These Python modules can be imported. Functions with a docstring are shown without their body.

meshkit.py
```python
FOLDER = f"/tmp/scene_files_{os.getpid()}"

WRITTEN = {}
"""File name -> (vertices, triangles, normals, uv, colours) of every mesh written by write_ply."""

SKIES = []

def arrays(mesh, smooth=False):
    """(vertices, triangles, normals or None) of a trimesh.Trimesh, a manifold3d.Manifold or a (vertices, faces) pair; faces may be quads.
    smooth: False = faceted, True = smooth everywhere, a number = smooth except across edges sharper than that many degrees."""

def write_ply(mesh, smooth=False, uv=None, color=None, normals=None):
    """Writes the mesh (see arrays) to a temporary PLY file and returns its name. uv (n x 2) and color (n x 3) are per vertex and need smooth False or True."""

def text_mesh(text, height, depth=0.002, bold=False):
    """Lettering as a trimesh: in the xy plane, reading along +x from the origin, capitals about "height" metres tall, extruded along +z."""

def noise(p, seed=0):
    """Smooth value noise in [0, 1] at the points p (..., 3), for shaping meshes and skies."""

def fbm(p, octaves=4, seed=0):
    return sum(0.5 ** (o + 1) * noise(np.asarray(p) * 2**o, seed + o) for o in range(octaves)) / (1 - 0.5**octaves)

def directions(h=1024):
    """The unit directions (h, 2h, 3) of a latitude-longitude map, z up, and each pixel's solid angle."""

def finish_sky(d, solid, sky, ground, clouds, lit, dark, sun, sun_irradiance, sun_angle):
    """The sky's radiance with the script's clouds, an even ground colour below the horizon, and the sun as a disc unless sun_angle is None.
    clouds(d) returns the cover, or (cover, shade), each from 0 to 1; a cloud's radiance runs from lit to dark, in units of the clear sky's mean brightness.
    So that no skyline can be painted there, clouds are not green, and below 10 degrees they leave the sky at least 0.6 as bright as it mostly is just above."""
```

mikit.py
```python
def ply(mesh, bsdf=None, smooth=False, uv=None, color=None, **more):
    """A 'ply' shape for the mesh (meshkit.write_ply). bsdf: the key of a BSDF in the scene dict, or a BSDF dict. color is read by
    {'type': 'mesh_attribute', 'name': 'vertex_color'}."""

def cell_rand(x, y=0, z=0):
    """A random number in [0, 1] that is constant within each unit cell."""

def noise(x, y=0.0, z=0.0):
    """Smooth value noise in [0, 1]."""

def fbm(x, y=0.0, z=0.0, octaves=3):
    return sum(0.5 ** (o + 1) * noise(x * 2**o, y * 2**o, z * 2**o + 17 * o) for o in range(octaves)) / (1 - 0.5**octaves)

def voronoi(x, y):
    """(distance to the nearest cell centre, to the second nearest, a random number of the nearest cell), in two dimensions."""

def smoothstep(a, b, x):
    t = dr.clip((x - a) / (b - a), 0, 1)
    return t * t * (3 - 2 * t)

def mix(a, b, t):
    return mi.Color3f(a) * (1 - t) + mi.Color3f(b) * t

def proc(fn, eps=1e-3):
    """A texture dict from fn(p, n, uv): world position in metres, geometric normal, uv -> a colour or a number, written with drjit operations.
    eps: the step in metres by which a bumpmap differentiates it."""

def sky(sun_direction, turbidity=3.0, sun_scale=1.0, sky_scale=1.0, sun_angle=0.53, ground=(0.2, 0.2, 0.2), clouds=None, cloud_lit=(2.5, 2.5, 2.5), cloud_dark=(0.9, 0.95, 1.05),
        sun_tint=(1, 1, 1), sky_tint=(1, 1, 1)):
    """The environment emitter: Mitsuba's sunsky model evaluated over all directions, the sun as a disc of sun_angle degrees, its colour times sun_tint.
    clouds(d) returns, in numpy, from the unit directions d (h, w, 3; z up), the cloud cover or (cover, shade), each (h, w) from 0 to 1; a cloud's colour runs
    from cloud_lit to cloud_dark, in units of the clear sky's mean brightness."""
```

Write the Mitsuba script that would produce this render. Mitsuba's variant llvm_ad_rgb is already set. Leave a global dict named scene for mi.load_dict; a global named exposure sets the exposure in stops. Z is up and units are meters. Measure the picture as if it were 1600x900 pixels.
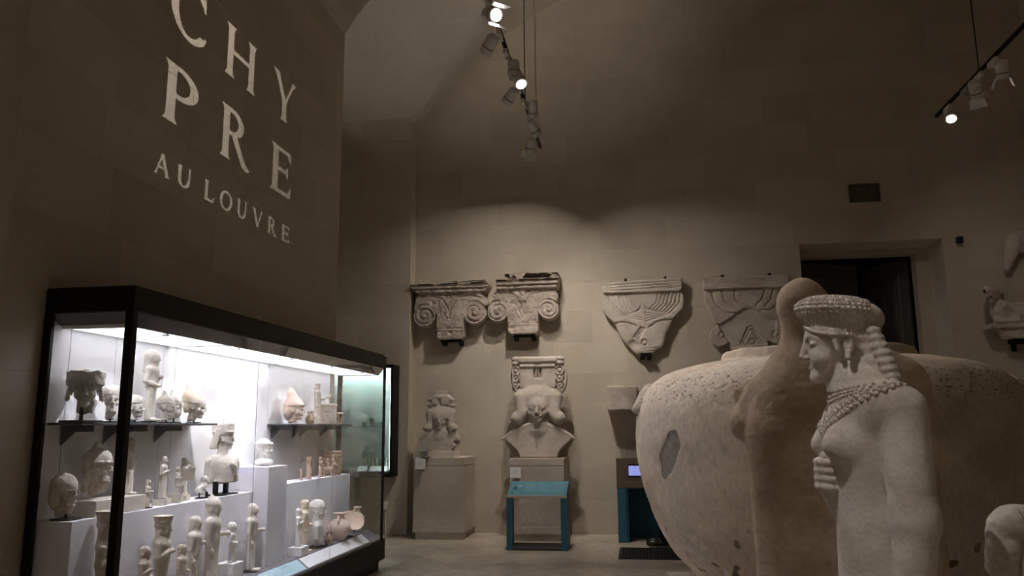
import math, random
import numpy as np
import trimesh, manifold3d, shapely
import shapely.geometry as sg
from shapely import affinity
import drjit as dr
import mitsuba as mi
import mikit, meshkit
from mikit import proc, fbm, noise, smoothstep, mix, voronoi, cell_rand

random.seed(7)
rng = np.random.default_rng(7)
T = mi.ScalarTransform4f
scene, labels = {}, {}
V3 = lambda *a: np.array(a, float)

# ------------------------------------------------------------------ camera, lights, exposure
exposure = 0.0
EYE = V3(0, 0, 1.5)


def cam_axes(yaw=-8.79, pitch=9.96, roll=-0.452):
    y, p, r = np.radians([yaw, pitch, roll])
    fwd = V3(math.sin(y) * math.cos(p), math.cos(y) * math.cos(p), math.sin(p))
    right = V3(math.cos(y), -math.sin(y), 0)
    up = np.cross(right, fwd)
    return fwd, -math.sin(r) * right + math.cos(r) * up


FWD, UP = cam_axes()
scene['camera'] = {'type': 'perspective', 'fov': 2 * math.degrees(math.atan(800 / 1240.0)), 'fov_axis': 'x', 'near_clip': 0.05, 'far_clip': 60.0,
                   'to_world': T().look_at(origin=EYE.tolist(), target=(EYE + FWD).tolist(), up=UP.tolist())}

WARM = V3(1.0, 0.90, 0.795)
NEUT = V3(1.0, 0.93, 0.85)


def spot(key, at, to, power, cutoff=30, beam=None, tint=WARM):
    scene[key] = {'type': 'spot', 'to_world': T().look_at(origin=list(map(float, at)), target=list(map(float, to)), up=[0.05, 0.1, 1]),
                  'intensity': {'type': 'rgb', 'value': (tint * power * 1.0).tolist()}, 'cutoff_angle': float(cutoff), 'beam_width': float(beam if beam is not None else cutoff * 0.1)}


TL = -1.20   # x of the left lighting track
TR = 3.85    # x of the right lighting track
TZ = 5.30    # height of both tracks
# every spot is the beam of one of the track lamps built further down: (key, lamp mouth, aimed at, power, cutoff)
BEAMS = {
    'wall_a': ((-1.28, 9.85, 5.03), (-2.05, 11.7, 2.1), 16.0, 54),
    'wall_b': ((-1.10, 8.85, 5.10), (-1.25, 11.7, 1.0), 17.5, 32),
    'wall_c': ((-1.10, 9.38, 5.08), (0.85, 11.7, 1.9), 16.5, 42),
    'pot': ((-1.10, 7.90, 5.10), (0.30, 5.9, 1.4), 29.0, 42),
    'pot_b': ((-1.10, 4.9, 5.10), (0.2, 6.2, 1.2), 17.0, 33),
    'maiden': ((-1.10, 1.0, 5.10), (0.56, 2.2, 1.55), 22.0, 11.5),
    'statue': ((-1.10, 4.25, 5.10), (0.50, 3.3, 1.70), 15.0, 17),
    'vault': ((-0.98, 5.90, 5.62), (-1.4, 10.3, 8.1), 20.0, 32),
    'right_wall': ((3.85, 9.0, 5.06), (5.6, 11.7, 2.3), 3.0, 44),
    'right_b': ((3.85, 9.75, 5.10), (2.6, 6.5, 0.6), 1.2, 32),
    'hall_a': ((-1.10, -0.6, 5.08), (-0.8, -2.6, 0.0), 40.0, 60),
    'hall_b': ((3.85, -0.3, 5.08), (4.2, -2.4, 0.0), 34.0, 60),
}
for k_, (a_, t_, p_, c_) in BEAMS.items():
    spot('beam_' + k_, a_, t_, p_, c_, tint=NEUT if k_ == 'maiden' else WARM)
CASE_LIGHT = [(4.12, 5.16, 2.3), (5.20, 6.75, 4.5), (6.79, 8.42, 2.2)]   # the case's light panels: y from, y to, radiance
CASE_SPOTS = [(4.45, 2.6), (5.35, 3.6), (6.25, 3.6), (7.15, 2.3), (8.0, 2.0)]
CASE_TINT = V3(0.97, 0.97, 1.05)
scene['passage_uplight'] = {'type': 'spot', 'to_world': T().look_at(origin=[-5.0, 10.2, 5.6], target=[-3.0, 10.1, 8.2], up=[0, 1, 0.1]),
                            'intensity': {'type': 'rgb', 'value': [1.1, 1.0, 0.94]}, 'cutoff_angle': 62.0, 'beam_width': 35.0}

# ------------------------------------------------------------------ helpers: keys, labels, shapes


def fresh(key):
    if key not in scene and key not in labels and not any(k.startswith(key + '__') for k in scene):
        return key
    i = 1
    while True:
        k = f'{key}_{i:03d}'
        if k not in scene and k not in labels:
            return k
        i += 1


def thing(name, label, cat, group=None):
    k = fresh(name)
    labels[k] = {'label': label, 'category': cat}
    if group:
        labels[k]['group'] = group
    return k


PARTN = {}


def part(parent, name, mesh, mat, smooth=False, label=None, kind=None, **more):
    key = f'{parent}__{name}'
    n = PARTN.get(key, 0)
    PARTN[key] = n + 1
    k = key if n == 0 else f'{key}_{n:03d}'
    scene[k] = mesh if isinstance(mesh, dict) else mikit.ply(mesh, mat, smooth=smooth, **more)
    if label or kind:
        labels[k] = {}
        if label:
            labels[k]['label'] = label
        if kind:
            labels[k]['kind'] = kind
    return k


def solo(name, mesh, mat, label, cat, smooth=False, group=None):
    k = thing(name, label, cat, group)
    scene[k] = mikit.ply(mesh, mat, smooth=smooth)
    return k


def struct(name, mesh, mat, smooth=False, **more):
    if mesh is not None:
        scene[name] = mikit.ply(mesh, mat, smooth=smooth, **more)
    labels[name] = {'kind': 'structure'}
    return name


def box(x0, x1, y0, y1, z0, z1, c=0.0):
    """A box, its edges chamfered by c."""
    if c <= 0:
        return trimesh.creation.box(bounds=[[x0, y0, z0], [x1, y1, z1]])
    pts = []
    for sx in (0, 1):
        for sy in (0, 1):
            for sz in (0, 1):
                p = V3((x0, x1)[sx], (y0, y1)[sy], (z0, z1)[sz])
                d = V3(1 - 2 * sx, 1 - 2 * sy, 1 - 2 * sz) * c
                for a in range(3):
                    q = p + d
                    q[a] = p[a]
                    pts.append(q)
    return trimesh.convex.convex_hull(np.array(pts))


def hull(pts):
    return trimesh.convex.convex_hull(np.array(pts, float))


def cat_(*ms):
    return trimesh.util.concatenate([m for m in ms])


def tube(pts, r, n=10):
    pts = np.array(pts, float)
    rr = np.broadcast_to(np.array(r, float), (len(pts),))
    ms = []
    t = np.gradient(pts, axis=0)
    t /= np.linalg.norm(t, axis=1, keepdims=True) + 1e-12
    ref = V3(0, 0, 1) if abs(t[0][2]) < 0.9 else V3(1, 0, 0)
    ring, v = np.arange(n) * 2 * np.pi / n, []
    a = np.cross(t[0], ref)
    a /= np.linalg.norm(a)
    for p, d, rad in zip(pts, t, rr):
        a = a - d * (a @ d)
        a /= np.linalg.norm(a) + 1e-12
        b = np.cross(d, a)
        v.append(p + rad * (np.cos(ring)[:, None] * a + np.sin(ring)[:, None] * b))
    v = np.vstack(v)
    f = []
    m = len(pts)
    for i in range(m - 1):
        for j in range(n):
            k = (j + 1) % n
            f += [[i * n + j, i * n + k, (i + 1) * n + k], [i * n + j, (i + 1) * n + k, (i + 1) * n + j]]
    c0, c1 = len(v), len(v) + 1
    v = np.vstack([v, pts[:1], pts[-1:]])
    for j in range(n):
        k = (j + 1) % n
        f += [[c0, k, j], [c1, (m - 1) * n + j, (m - 1) * n + k]]
    return trimesh.Trimesh(v, f, process=False)


def lathe(prof, n=48, closed=False):
    """Revolves (r, z) pairs about z."""
    prof = np.array(prof, float)
    a = np.arange(n) * 2 * np.pi / n
    v = np.stack([prof[:, None, 0] * np.cos(a), prof[:, None, 0] * np.sin(a), np.repeat(prof[:, None, 1], n, 1)], -1).reshape(-1, 3)
    f = []
    m = len(prof)
    for i in range(m - 1 if not closed else m):
        i2 = (i + 1) % m
        for j in range(n):
            k = (j + 1) % n
            f += [[i * n + j, i * n + k, i2 * n + k], [i * n + j, i2 * n + k, i2 * n + j]]
    return trimesh.Trimesh(v, f, process=False)


def moved(m, at=(0, 0, 0), rz=0.0, s=1.0):
    m = m.copy()
    c, q = math.cos(rz), math.sin(rz)
    v = np.array(m.vertices) * s
    m.vertices = np.stack([v[:, 0] * c - v[:, 1] * q, v[:, 0] * q + v[:, 1] * c, v[:, 2]], 1) + np.array(at, float)
    return m


def aimed(m, at, to, up=(0, 0, 1)):
    """Moves a mesh built along +z so that +z points from at to to."""
    z = np.array(to, float) - np.array(at, float)
    z /= np.linalg.norm(z)
    x = np.cross(np.array(up, float), z)
    if np.linalg.norm(x) < 1e-6:
        x = V3(1, 0, 0)
    x /= np.linalg.norm(x)
    y = np.cross(z, x)
    m = m.copy()
    m.vertices = np.array(m.vertices) @ np.stack([x, y, z]) + np.array(at, float)
    return m


def prism(poly, depth, frame):
    """A shapely polygon extruded by depth; frame = (origin, u axis, v axis, depth axis)."""
    o, u, v, w = (np.array(a, float) for a in frame)
    ms = []
    for g in getattr(poly, 'geoms', [poly]):
        if g.is_empty or g.area < 1e-9:
            continue
        m = trimesh.creation.extrude_polygon(g, depth, engine='earcut')
        p = np.array(m.vertices)
        m.vertices = o + p[:, :1] * u + p[:, 1:2] * v + p[:, 2:] * w
        if np.dot(np.cross(u, v), w) < 0:
            m.faces = np.array(m.faces)[:, ::-1]
        ms.append(m)
    return cat_(*ms)


# ------------------------------------------------------------------ sculpting: signed distances and surface nets
smin = lambda a, b, k: (lambda h: b + (a - b) * h - k * h * (1 - h))(np.clip(0.5 + 0.5 * (b - a) / k, 0, 1))
smax = lambda a, b, k: -smin(-a, -b, k)


def sph(P, c, r):
    return np.sqrt((P[0] - c[0]) ** 2 + (P[1] - c[1]) ** 2 + (P[2] - c[2]) ** 2) - r


def ell(P, c, r):
    a, b, d = (P[0] - c[0]) / r[0], (P[1] - c[1]) / r[1], (P[2] - c[2]) / r[2]
    k0 = np.sqrt(a * a + b * b + d * d)
    k1 = np.sqrt((a / r[0]) ** 2 + (b / r[1]) ** 2 + (d / r[2]) ** 2) + 1e-9
    return k0 * (k0 - 1) / k1


def cap(P, a, b, ra, rb=None):
    rb = ra if rb is None else rb
    e = np.array(b, float) - np.array(a, float)
    L = e @ e + 1e-12
    q = [P[i] - a[i] for i in range(3)]
    t = np.clip((q[0] * e[0] + q[1] * e[1] + q[2] * e[2]) / L, 0, 1)
    return np.sqrt(sum((q[i] - e[i] * t) ** 2 for i in range(3))) - (ra + (rb - ra) * t)


def rbox(P, c, h, r=0.0):
    q = [np.abs(P[i] - c[i]) - (h[i] - r) for i in range(3)]
    out = np.sqrt(sum(np.maximum(a, 0) ** 2 for a in q))
    return out + np.minimum(np.maximum(np.maximum(q[0], q[1]), q[2]), 0) - r


def torz(P, c, R, r, sy=1.0):
    """A ring lying flat, its y stretched by sy."""
    q = np.sqrt((P[0] - c[0]) ** 2 + ((P[1] - c[1]) / sy) ** 2) - R
    return np.sqrt(q * q + (P[2] - c[2]) ** 2) - r


def arc_tube(P, pts, r):
    d = None
    for a, b in zip(pts[:-1], pts[1:]):
        e = cap(P, a, b, r)
        d = e if d is None else np.minimum(d, e)
    return d


def turn(P, o, s=1.0, yaw=0.0, pitch=0.0, roll=0.0):
    """World points in the frame of a thing at o, turned by yaw about z, then pitched (chin down positive), scaled by s."""
    x, y, z = ((P[i] - o[i]) / s for i in range(3))
    c, q = math.cos(yaw), math.sin(yaw)
    x, y = x * c + y * q, -x * q + y * c
    if pitch:
        c, q = math.cos(pitch), math.sin(pitch)
        x, z = x * c - z * q, x * q + z * c
    if roll:
        c, q = math.cos(roll), math.sin(roll)
        y, z = y * c + z * q, -y * q + z * c
    return x, y, z


EDGE = [(a, b) for a in range(8) for b in range(a + 1, 8) if bin(a ^ b).count('1') == 1]
OFF = np.array([[(i >> 0) & 1, (i >> 1) & 1, (i >> 2) & 1] for i in range(8)])


def nets(f, lo, hi, cell):
    """The zero surface of f over the box lo..hi as a mesh (surface nets)."""
    ax = [np.arange(lo[i], hi[i] + cell, cell, dtype=np.float32) for i in range(3)]
    F = np.asarray(f(np.meshgrid(*ax, indexing='ij')), np.float32)
    n = np.array(F.shape)
    S = F < 0
    cnt = sum(S[o[0]:n[0] - 1 + o[0], o[1]:n[1] - 1 + o[1], o[2]:n[2] - 1 + o[2]].astype(np.int8) for o in OFF)
    act = np.argwhere((cnt > 0) & (cnt < 8))
    vals = np.stack([F[act[:, 0] + o[0], act[:, 1] + o[1], act[:, 2] + o[2]] for o in OFF], 1)
    acc, num = np.zeros((len(act), 3)), np.zeros(len(act))
    for a, b in EDGE:
        x = (vals[:, a] < 0) != (vals[:, b] < 0)
        t = np.where(x, vals[:, a] / np.where(x, vals[:, a] - vals[:, b], 1), 0)
        acc += np.where(x[:, None], OFF[a] + t[:, None] * (OFF[b] - OFF[a]), 0)
        num += x
    v = np.array([ax[i][0] for i in range(3)]) + (act + acc / num[:, None]) * cell
    ids = np.full(n - 1, -1, np.int64)
    ids[tuple(act.T)] = np.arange(len(act))
    quads = []
    for a in range(3):
        b, c = (a + 1) % 3, (a + 2) % 3
        sl0, sl1 = [slice(None)] * 3, [slice(None)] * 3
        sl0[a], sl1[a] = slice(0, -1), slice(1, None)
        d = S[tuple(sl0)] != S[tuple(sl1)]
        p = np.argwhere(d)
        p = p[(p[:, b] > 0) & (p[:, c] > 0) & (p[:, b] < n[b] - 1) & (p[:, c] < n[c] - 1)]
        eb, ec = np.eye(3, dtype=int)[b], np.eye(3, dtype=int)[c]
        q = np.stack([ids[tuple((p - eb - ec).T)], ids[tuple((p - ec).T)], ids[tuple(p.T)], ids[tuple((p - eb).T)]], 1)
        flip = ~S[tuple(p.T)]
        q[flip] = q[flip][:, ::-1]
        quads.append(q)
    q = np.vstack(quads)
    q = q[(q >= 0).all(1)]
    return trimesh.Trimesh(v, np.vstack([q[:, [0, 1, 2]], q[:, [0, 2, 3]]]), process=False)


def rough(m, amp, freq, seed=0, octaves=3):
    """Weathering: pushes the surface in and out along its normals."""
    v, f, n = meshkit.arrays(m, True)
    d = (meshkit.fbm(np.asarray(v) * freq, octaves, seed) - 0.5) * 2 * amp
    return trimesh.Trimesh(np.asarray(v) + n * d[:, None], f, process=False)


def head_sdf(h, hair=True, beard=False, ears=True, smile=0.015, neck=True, eyes=1.0, neck_r=0.17, face=True):
    """An archaic carved head, chin at 0 and crown at 1, facing +x, y to its left."""
    x, y, z = h
    ya = np.abs(y)
    A = (x, ya, z)
    d = ell(h, (-0.05, 0, 0.62), (0.42, 0.335, 0.38))
    d = smin(d, cap(h, (0.12, 0, 0.55), (0.185, 0, 0.13), 0.255, 0.135), 0.14)
    d = smin(d, sph(h, (0.27, 0, 0.055), 0.085), 0.07)
    d = smin(d, sph(A, (0.19, 0.15, 0.32), 0.12), 0.10)
    if neck:
        d = smin(d, cap(h, (-0.06, 0, 0.25), (-0.10, 0, -0.32), neck_r, neck_r * 1.12), 0.09)
    if face:
        d = smax(d, -ell(A, (0.42, 0.135, 0.50), (0.075, 0.10, 0.075)), 0.05)
        d = smin(d, cap(A, (0.365, 0.05, 0.60), (0.29, 0.22, 0.585), 0.028, 0.022), 0.04)
        d = smin(d, cap(h, (0.36, 0, 0.58), (0.445, 0, 0.345), 0.035, 0.05), 0.045)
        d = smin(d, sph(A, (0.40, 0.045, 0.325), 0.042), 0.03)
        e = ell(A, (0.315, 0.132, 0.50), (0.062, 0.085 * eyes, 0.047 * eyes))
        d = smin(d, e, 0.012)
        for zz, rr in ((0.556, 0.017), (0.450, 0.014)):
            d = smin(d, arc_tube(A, [(0.365, 0.055, 0.5 + (zz - 0.5) * 0.3), (0.375, 0.10, zz), (0.355, 0.16, zz), (0.30, 0.225, 0.505)], rr), 0.010)
        d = smin(d, ell(h, (0.375, 0, 0.222), (0.045, 0.095, 0.022)), 0.02)
        d = smin(d, ell(h, (0.37, 0, 0.178), (0.045, 0.075, 0.024)), 0.02)
        d = smin(d, sph(A, (0.325, 0.10, 0.205 + smile), 0.022), 0.03)
        d = smax(d, -cap(A, (0.425, 0.0, 0.200), (0.36, 0.10, 0.205 + smile), 0.008), 0.012)
    if ears:
        d = smin(d, ell(A, (-0.03, 0.335, 0.44), (0.085, 0.035, 0.13)), 0.03)
        d = smax(d, -ell(A, (-0.01, 0.365, 0.46), (0.045, 0.025, 0.075)), 0.02)
    if beard:
        b = smin(ell(h, (0.20, 0, 0.05), (0.20, 0.21, 0.24)), cap(h, (0.20, 0, -0.05), (0.22, 0, -0.30), 0.15, 0.09), 0.08)
        b = b + 0.010 * np.sin(z * 55 + 6 * ya) * np.sin(ya * 60)
        b = smax(b, z - 0.20 - 0.35 * ya, 0.03)
        d = smin(d, b, 0.03)
    if hair:
        c = ell(h, (-0.08, 0, 0.66), (0.44, 0.37, 0.385)) + 0.008 * np.sin(70 * np.sqrt((x + 0.08) ** 2 + y * y))
        c = smax(c, x - 0.26 - 0.25 * (z - 0.75), 0.03)
        c = smax(c, -(z - 0.32 - 0.9 * np.maximum(x + 0.02, 0)), 0.03)
        d = smin(d, c, 0.02)
    return d


def hat_sdf(h, kind):
    x, y, z = h
    a = np.arctan2(y, x + 0.05)
    if kind == 'cap':
        d = ell(h, (-0.06, 0, 0.70), (0.47, 0.39, 0.40))
        d = smax(d, -(z - 0.66 - 0.02 * x), 0.02)
        return smin(d, torz(h, (-0.06, 0, 0.68), 0.43, 0.035, 0.86), 0.03)
    if kind == 'peak':
        d = smin(ell(h, (-0.08, 0, 0.72), (0.45, 0.38, 0.36)), cap(h, (-0.10, 0, 0.92), (-0.18, 0, 1.25), 0.22, 0.07), 0.10)
        d = smax(d, -(z - 0.66 - 0.05 * x), 0.02)
        return smin(d, torz(h, (-0.06, 0, 0.68), 0.43, 0.03, 0.86), 0.03)
    if kind == 'cone':
        d = smin(ell(h, (-0.10, 0, 0.74), (0.49, 0.43, 0.50)), cap(h, (-0.16, 0, 0.98), (-0.28, 0, 1.28), 0.34, 0.12), 0.12)
        d = np.minimum(d, cap(h, (-0.30, 0, 1.32), (-0.34, 0, 1.44), 0.08, 0.05))
        d = smax(d, -(z - 0.60 + 0.15 * x), 0.03)
        d = smin(d, ell(h, (-0.22, 0, 0.42), (0.24, 0.38, 0.36)), 0.06)
        return smin(d, torz((x, y, z + 0.12 * x), (-0.05, 0, 0.64), 0.44, 0.03, 0.9), 0.02)
    if kind == 'helmet':
        d = smin(cap(h, (-0.06, 0, 0.72), (-0.16, 0, 1.15), 0.44, 0.19), cap(h, (-0.16, 0, 1.15), (-0.20, 0, 1.42), 0.17, 0.06), 0.15)
        d = smax(d, -(z - 0.60), 0.03)
        d = smin(d, torz(h, (-0.04, 0, 0.66), 0.45, 0.055, 0.88), 0.02)
        n = smax(ell(h, (-0.25, 0, 0.42), (0.28, 0.42, 0.45)), x + 0.02, 0.04)
        return smin(d, n, 0.05)
    if kind == 'dome':
        d = ell(h, (-0.06, 0, 0.68), (0.49, 0.42, 0.50))
        d = smax(d, -(z - 0.56 + 0.1 * x), 0.02)
        d = smin(d, smax(ell(h, (-0.20, 0, 0.35), (0.34, 0.43, 0.55)), x - 0.02, 0.03), 0.04)
        return smin(d, torz((x, y, z + 0.12 * x), (-0.05, 0, 0.61), 0.47, 0.02, 0.88), 0.015)
    if kind == 'crown':
        r = np.sqrt((x + 0.05) ** 2 + (y / 0.92) ** 2)
        R = 0.465 + 0.05 * (z - 0.62)
        wave = 0.05 * np.abs(np.sin(2.5 * a)) - 0.05
        d = np.maximum(np.abs(r - R) - 0.06, np.abs(z - 0.81) - 0.18 - wave) + 0.012 * np.sin(9 * a) * np.sin(20 * z)
        d = smin(d, torz(h, (-0.05, 0, 0.64), 0.47, 0.05, 0.92) + 0.012 * np.cos(26 * a), 0.02)
        d = smin(d, torz(h, (-0.05, 0, 0.74), 0.48, 0.022, 0.92) + 0.010 * np.cos(30 * a), 0.02)
        d = np.minimum(d, np.maximum(r - R, np.abs(z - 0.81) - 0.12))
        for q in range(5):
            d = smin(d, sph((x, np.abs(y), z), (-0.04 - 0.03 * q, 0.37 + 0.015 * q, 0.56 - 0.085 * q), 0.062), 0.015)
        return d
    if kind == 'kalathos':
        r = np.sqrt((x + 0.05) ** 2 + y ** 2)
        R = 0.40 + 0.22 * (z - 0.7) + 0.03 * np.cos(14 * a) * (np.abs(z - 1.02) < 0.14)
        d = np.maximum(r - R, np.abs(z - 0.95) - 0.25)
        for zz in (0.74, 0.88, 1.18):
            d = smin(d, torz(h, (-0.05, 0, zz), 0.40 + 0.22 * (zz - 0.7), 0.035), 0.015)
        return d
    if kind == 'flat':
        top = 1.16 + 0.12 * x
        r = np.sqrt(((x + 0.08) / 1.12) ** 2 + y ** 2)
        d = smax(r - (0.42 + 0.10 * (z - 0.6)), z - top, 0.03)
        d = smax(d, -(z - 0.66), 0.02)
        back = smax(smax(np.abs(y) - 0.42 + 0.1 * (0.5 - z), np.abs(x + 0.33 + 0.25 * (0.6 - z)) - 0.16, 0.06), np.abs(z - 0.45) - 0.48, 0.05)
        d = smin(d, back, 0.05)
        return smin(d, rbox(h, (-0.06, 0, 0.79), (0.50, 0.45, 0.035), 0.02), 0.02)
    if kind == 'wreath':
        d = torz(h, (-0.05, 0, 0.72), 0.43, 0.075, 0.88) + 0.02 * np.cos(22 * a)
        return d
    if kind == 'crest':
        d = ell(h, (-0.06, 0, 0.68), (0.48, 0.40, 0.45))
        d = smax(d, -(z - 0.60 + 0.12 * x), 0.03)
        d = smin(d, torz((x, y, z + 0.1 * x), (-0.05, 0, 0.66), 0.45, 0.04, 0.88) + 0.012 * np.cos(24 * a), 0.02)
        d = smin(d, cap(h, (-0.22, 0, 1.02), (-0.12, 0, 1.30), 0.08, 0.06), 0.05)
        d = smin(d, smax(ell(h, (-0.28, 0, 0.38), (0.22, 0.40, 0.55)), x + 0.02, 0.03), 0.05)
        return d
    if kind == 'veil':
        d = ell(h, (-0.12, 0, 0.58), (0.44, 0.42, 0.50))
        d = smin(d, cap(h, (-0.2, 0, 0.4), (-0.22, 0, -0.25), 0.33, 0.36), 0.1)
        return smax(d, x - 0.14, 0.03)
    return sph(h, (0, 0, 0), -9.0)


ARM = {
    'side': [(0, 0.135, 0.78), (-0.015, 0.150, 0.60), (0.015, 0.125, 0.44)],
    'chest': [(0, 0.135, 0.78), (-0.005, 0.165, 0.62), (0.095, 0.04, 0.68)],
    'hold': [(0, 0.135, 0.78), (-0.01, 0.160, 0.61), (0.145, 0.08, 0.63)],
    'up': [(0, 0.135, 0.78), (0.08, 0.155, 0.72), (0.13, 0.09, 0.82)],
    'raise': [(0, 0.135, 0.78), (0.02, 0.24, 0.86), (0.05, 0.25, 1.04)],
    'pray': [(0, 0.135, 0.78), (0.02, 0.16, 0.62), (0.17, 0.10, 0.70)],
    'low': [(0, 0.135, 0.78), (-0.02, 0.165, 0.60), (0.11, 0.05, 0.54)],
}


def figure_sdf(P, arms=('chest', 'side'), robe=(0.125, 0.105), hair=True, beard=False, hat=None, hs=0.19, long_hair=True, folds=0.004, seated=False, extra=None, legs=False):
    """A standing carved figure, soles at 0 and crown at 1, facing +x."""
    P0 = P
    P = (P[0], P[1], P[2] * (0.85 / (1 - hs)))
    x, y, z = P
    Q = (x * 1.38, y, z)
    if seated:
        d = cap(Q, (0, 0, 0.34), (0, 0, 0.62), 0.125, 0.105)
        for s in (-1, 1):
            d = smin(d, cap(P, (0, 0.06 * s, 0.32), (0.20, 0.07 * s, 0.30), 0.075, 0.06), 0.04)
            d = smin(d, cap(P, (0.20, 0.07 * s, 0.30), (0.19, 0.07 * s, 0.03), 0.055, 0.04), 0.03)
    elif legs:
        d = cap(Q, (0, 0, 0.50), (0, 0, 0.62), 0.115, 0.105)
        for s in (-1, 1):
            d = smin(d, cap(P, (0.01 + 0.02 * s, 0.055 * s, 0.48), (0.01 + 0.04 * s, 0.055 * s, 0.27), 0.065, 0.048), 0.02)
            d = smin(d, cap(P, (0.01 + 0.04 * s, 0.055 * s, 0.27), (0.0 + 0.04 * s, 0.055 * s, 0.03), 0.045, 0.028), 0.02)
            d = smin(d, cap(P, (0.0 + 0.04 * s, 0.055 * s, 0.02), (0.08 + 0.04 * s, 0.06 * s, 0.015), 0.028, 0.022), 0.02)
    else:
        d = cap(Q, (0, 0, 0.05), (0, 0, 0.58), robe[0], robe[1])
        if folds:
            d = d + folds * np.sin(np.arctan2(y, x) * 22) * np.clip((0.55 - z) * 6, 0, 1)
        d = smax(d, 0.012 - z, 0.01)
        for s in (-1, 1):
            d = smin(d, ell(P, (0.085, 0.045 * s, 0.018), (0.075, 0.035, 0.025)), 0.02)
    d = smin(d, cap(Q, (0, 0, 0.58), (0, 0, 0.74), 0.105, 0.125), 0.06)
    d = smin(d, cap(P, (-0.01, -0.105, 0.785), (-0.01, 0.105, 0.785), 0.052), 0.05)
    d = smin(d, cap(P, (-0.012, 0, 0.79), (-0.006, 0, 0.87), 0.052, 0.046), 0.03)
    for s, pose in zip((1, -1), arms):
        if pose is None:
            continue
        a, b, c = [(p[0], p[1] * s, p[2]) for p in ARM[pose]]
        d = smin(d, smin(cap(P, a, b, 0.046, 0.036), cap(P, b, c, 0.035, 0.027), 0.01), 0.018)
        d = smin(d, ell(P, (c[0] + 0.012, c[1], c[2]), (0.034, 0.028, 0.032)), 0.012)
    H = turn(P0, (0.0, 0, 1 - hs), hs)
    d = smin(d, head_sdf(H, hair=hair, beard=beard) * hs, 0.006)
    if long_hair:
        d = smin(d, cap((x, y * 0.7, z), (-0.035, 0, 0.92), (-0.05, 0, 0.77), 0.055, 0.055), 0.02)
    if hat:
        d = smin(d, hat_sdf(H, hat) * hs, 0.006)
    if extra is not None:
        d = extra(P, d)
    return smax(d, -P0[2], 0.003)


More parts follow.
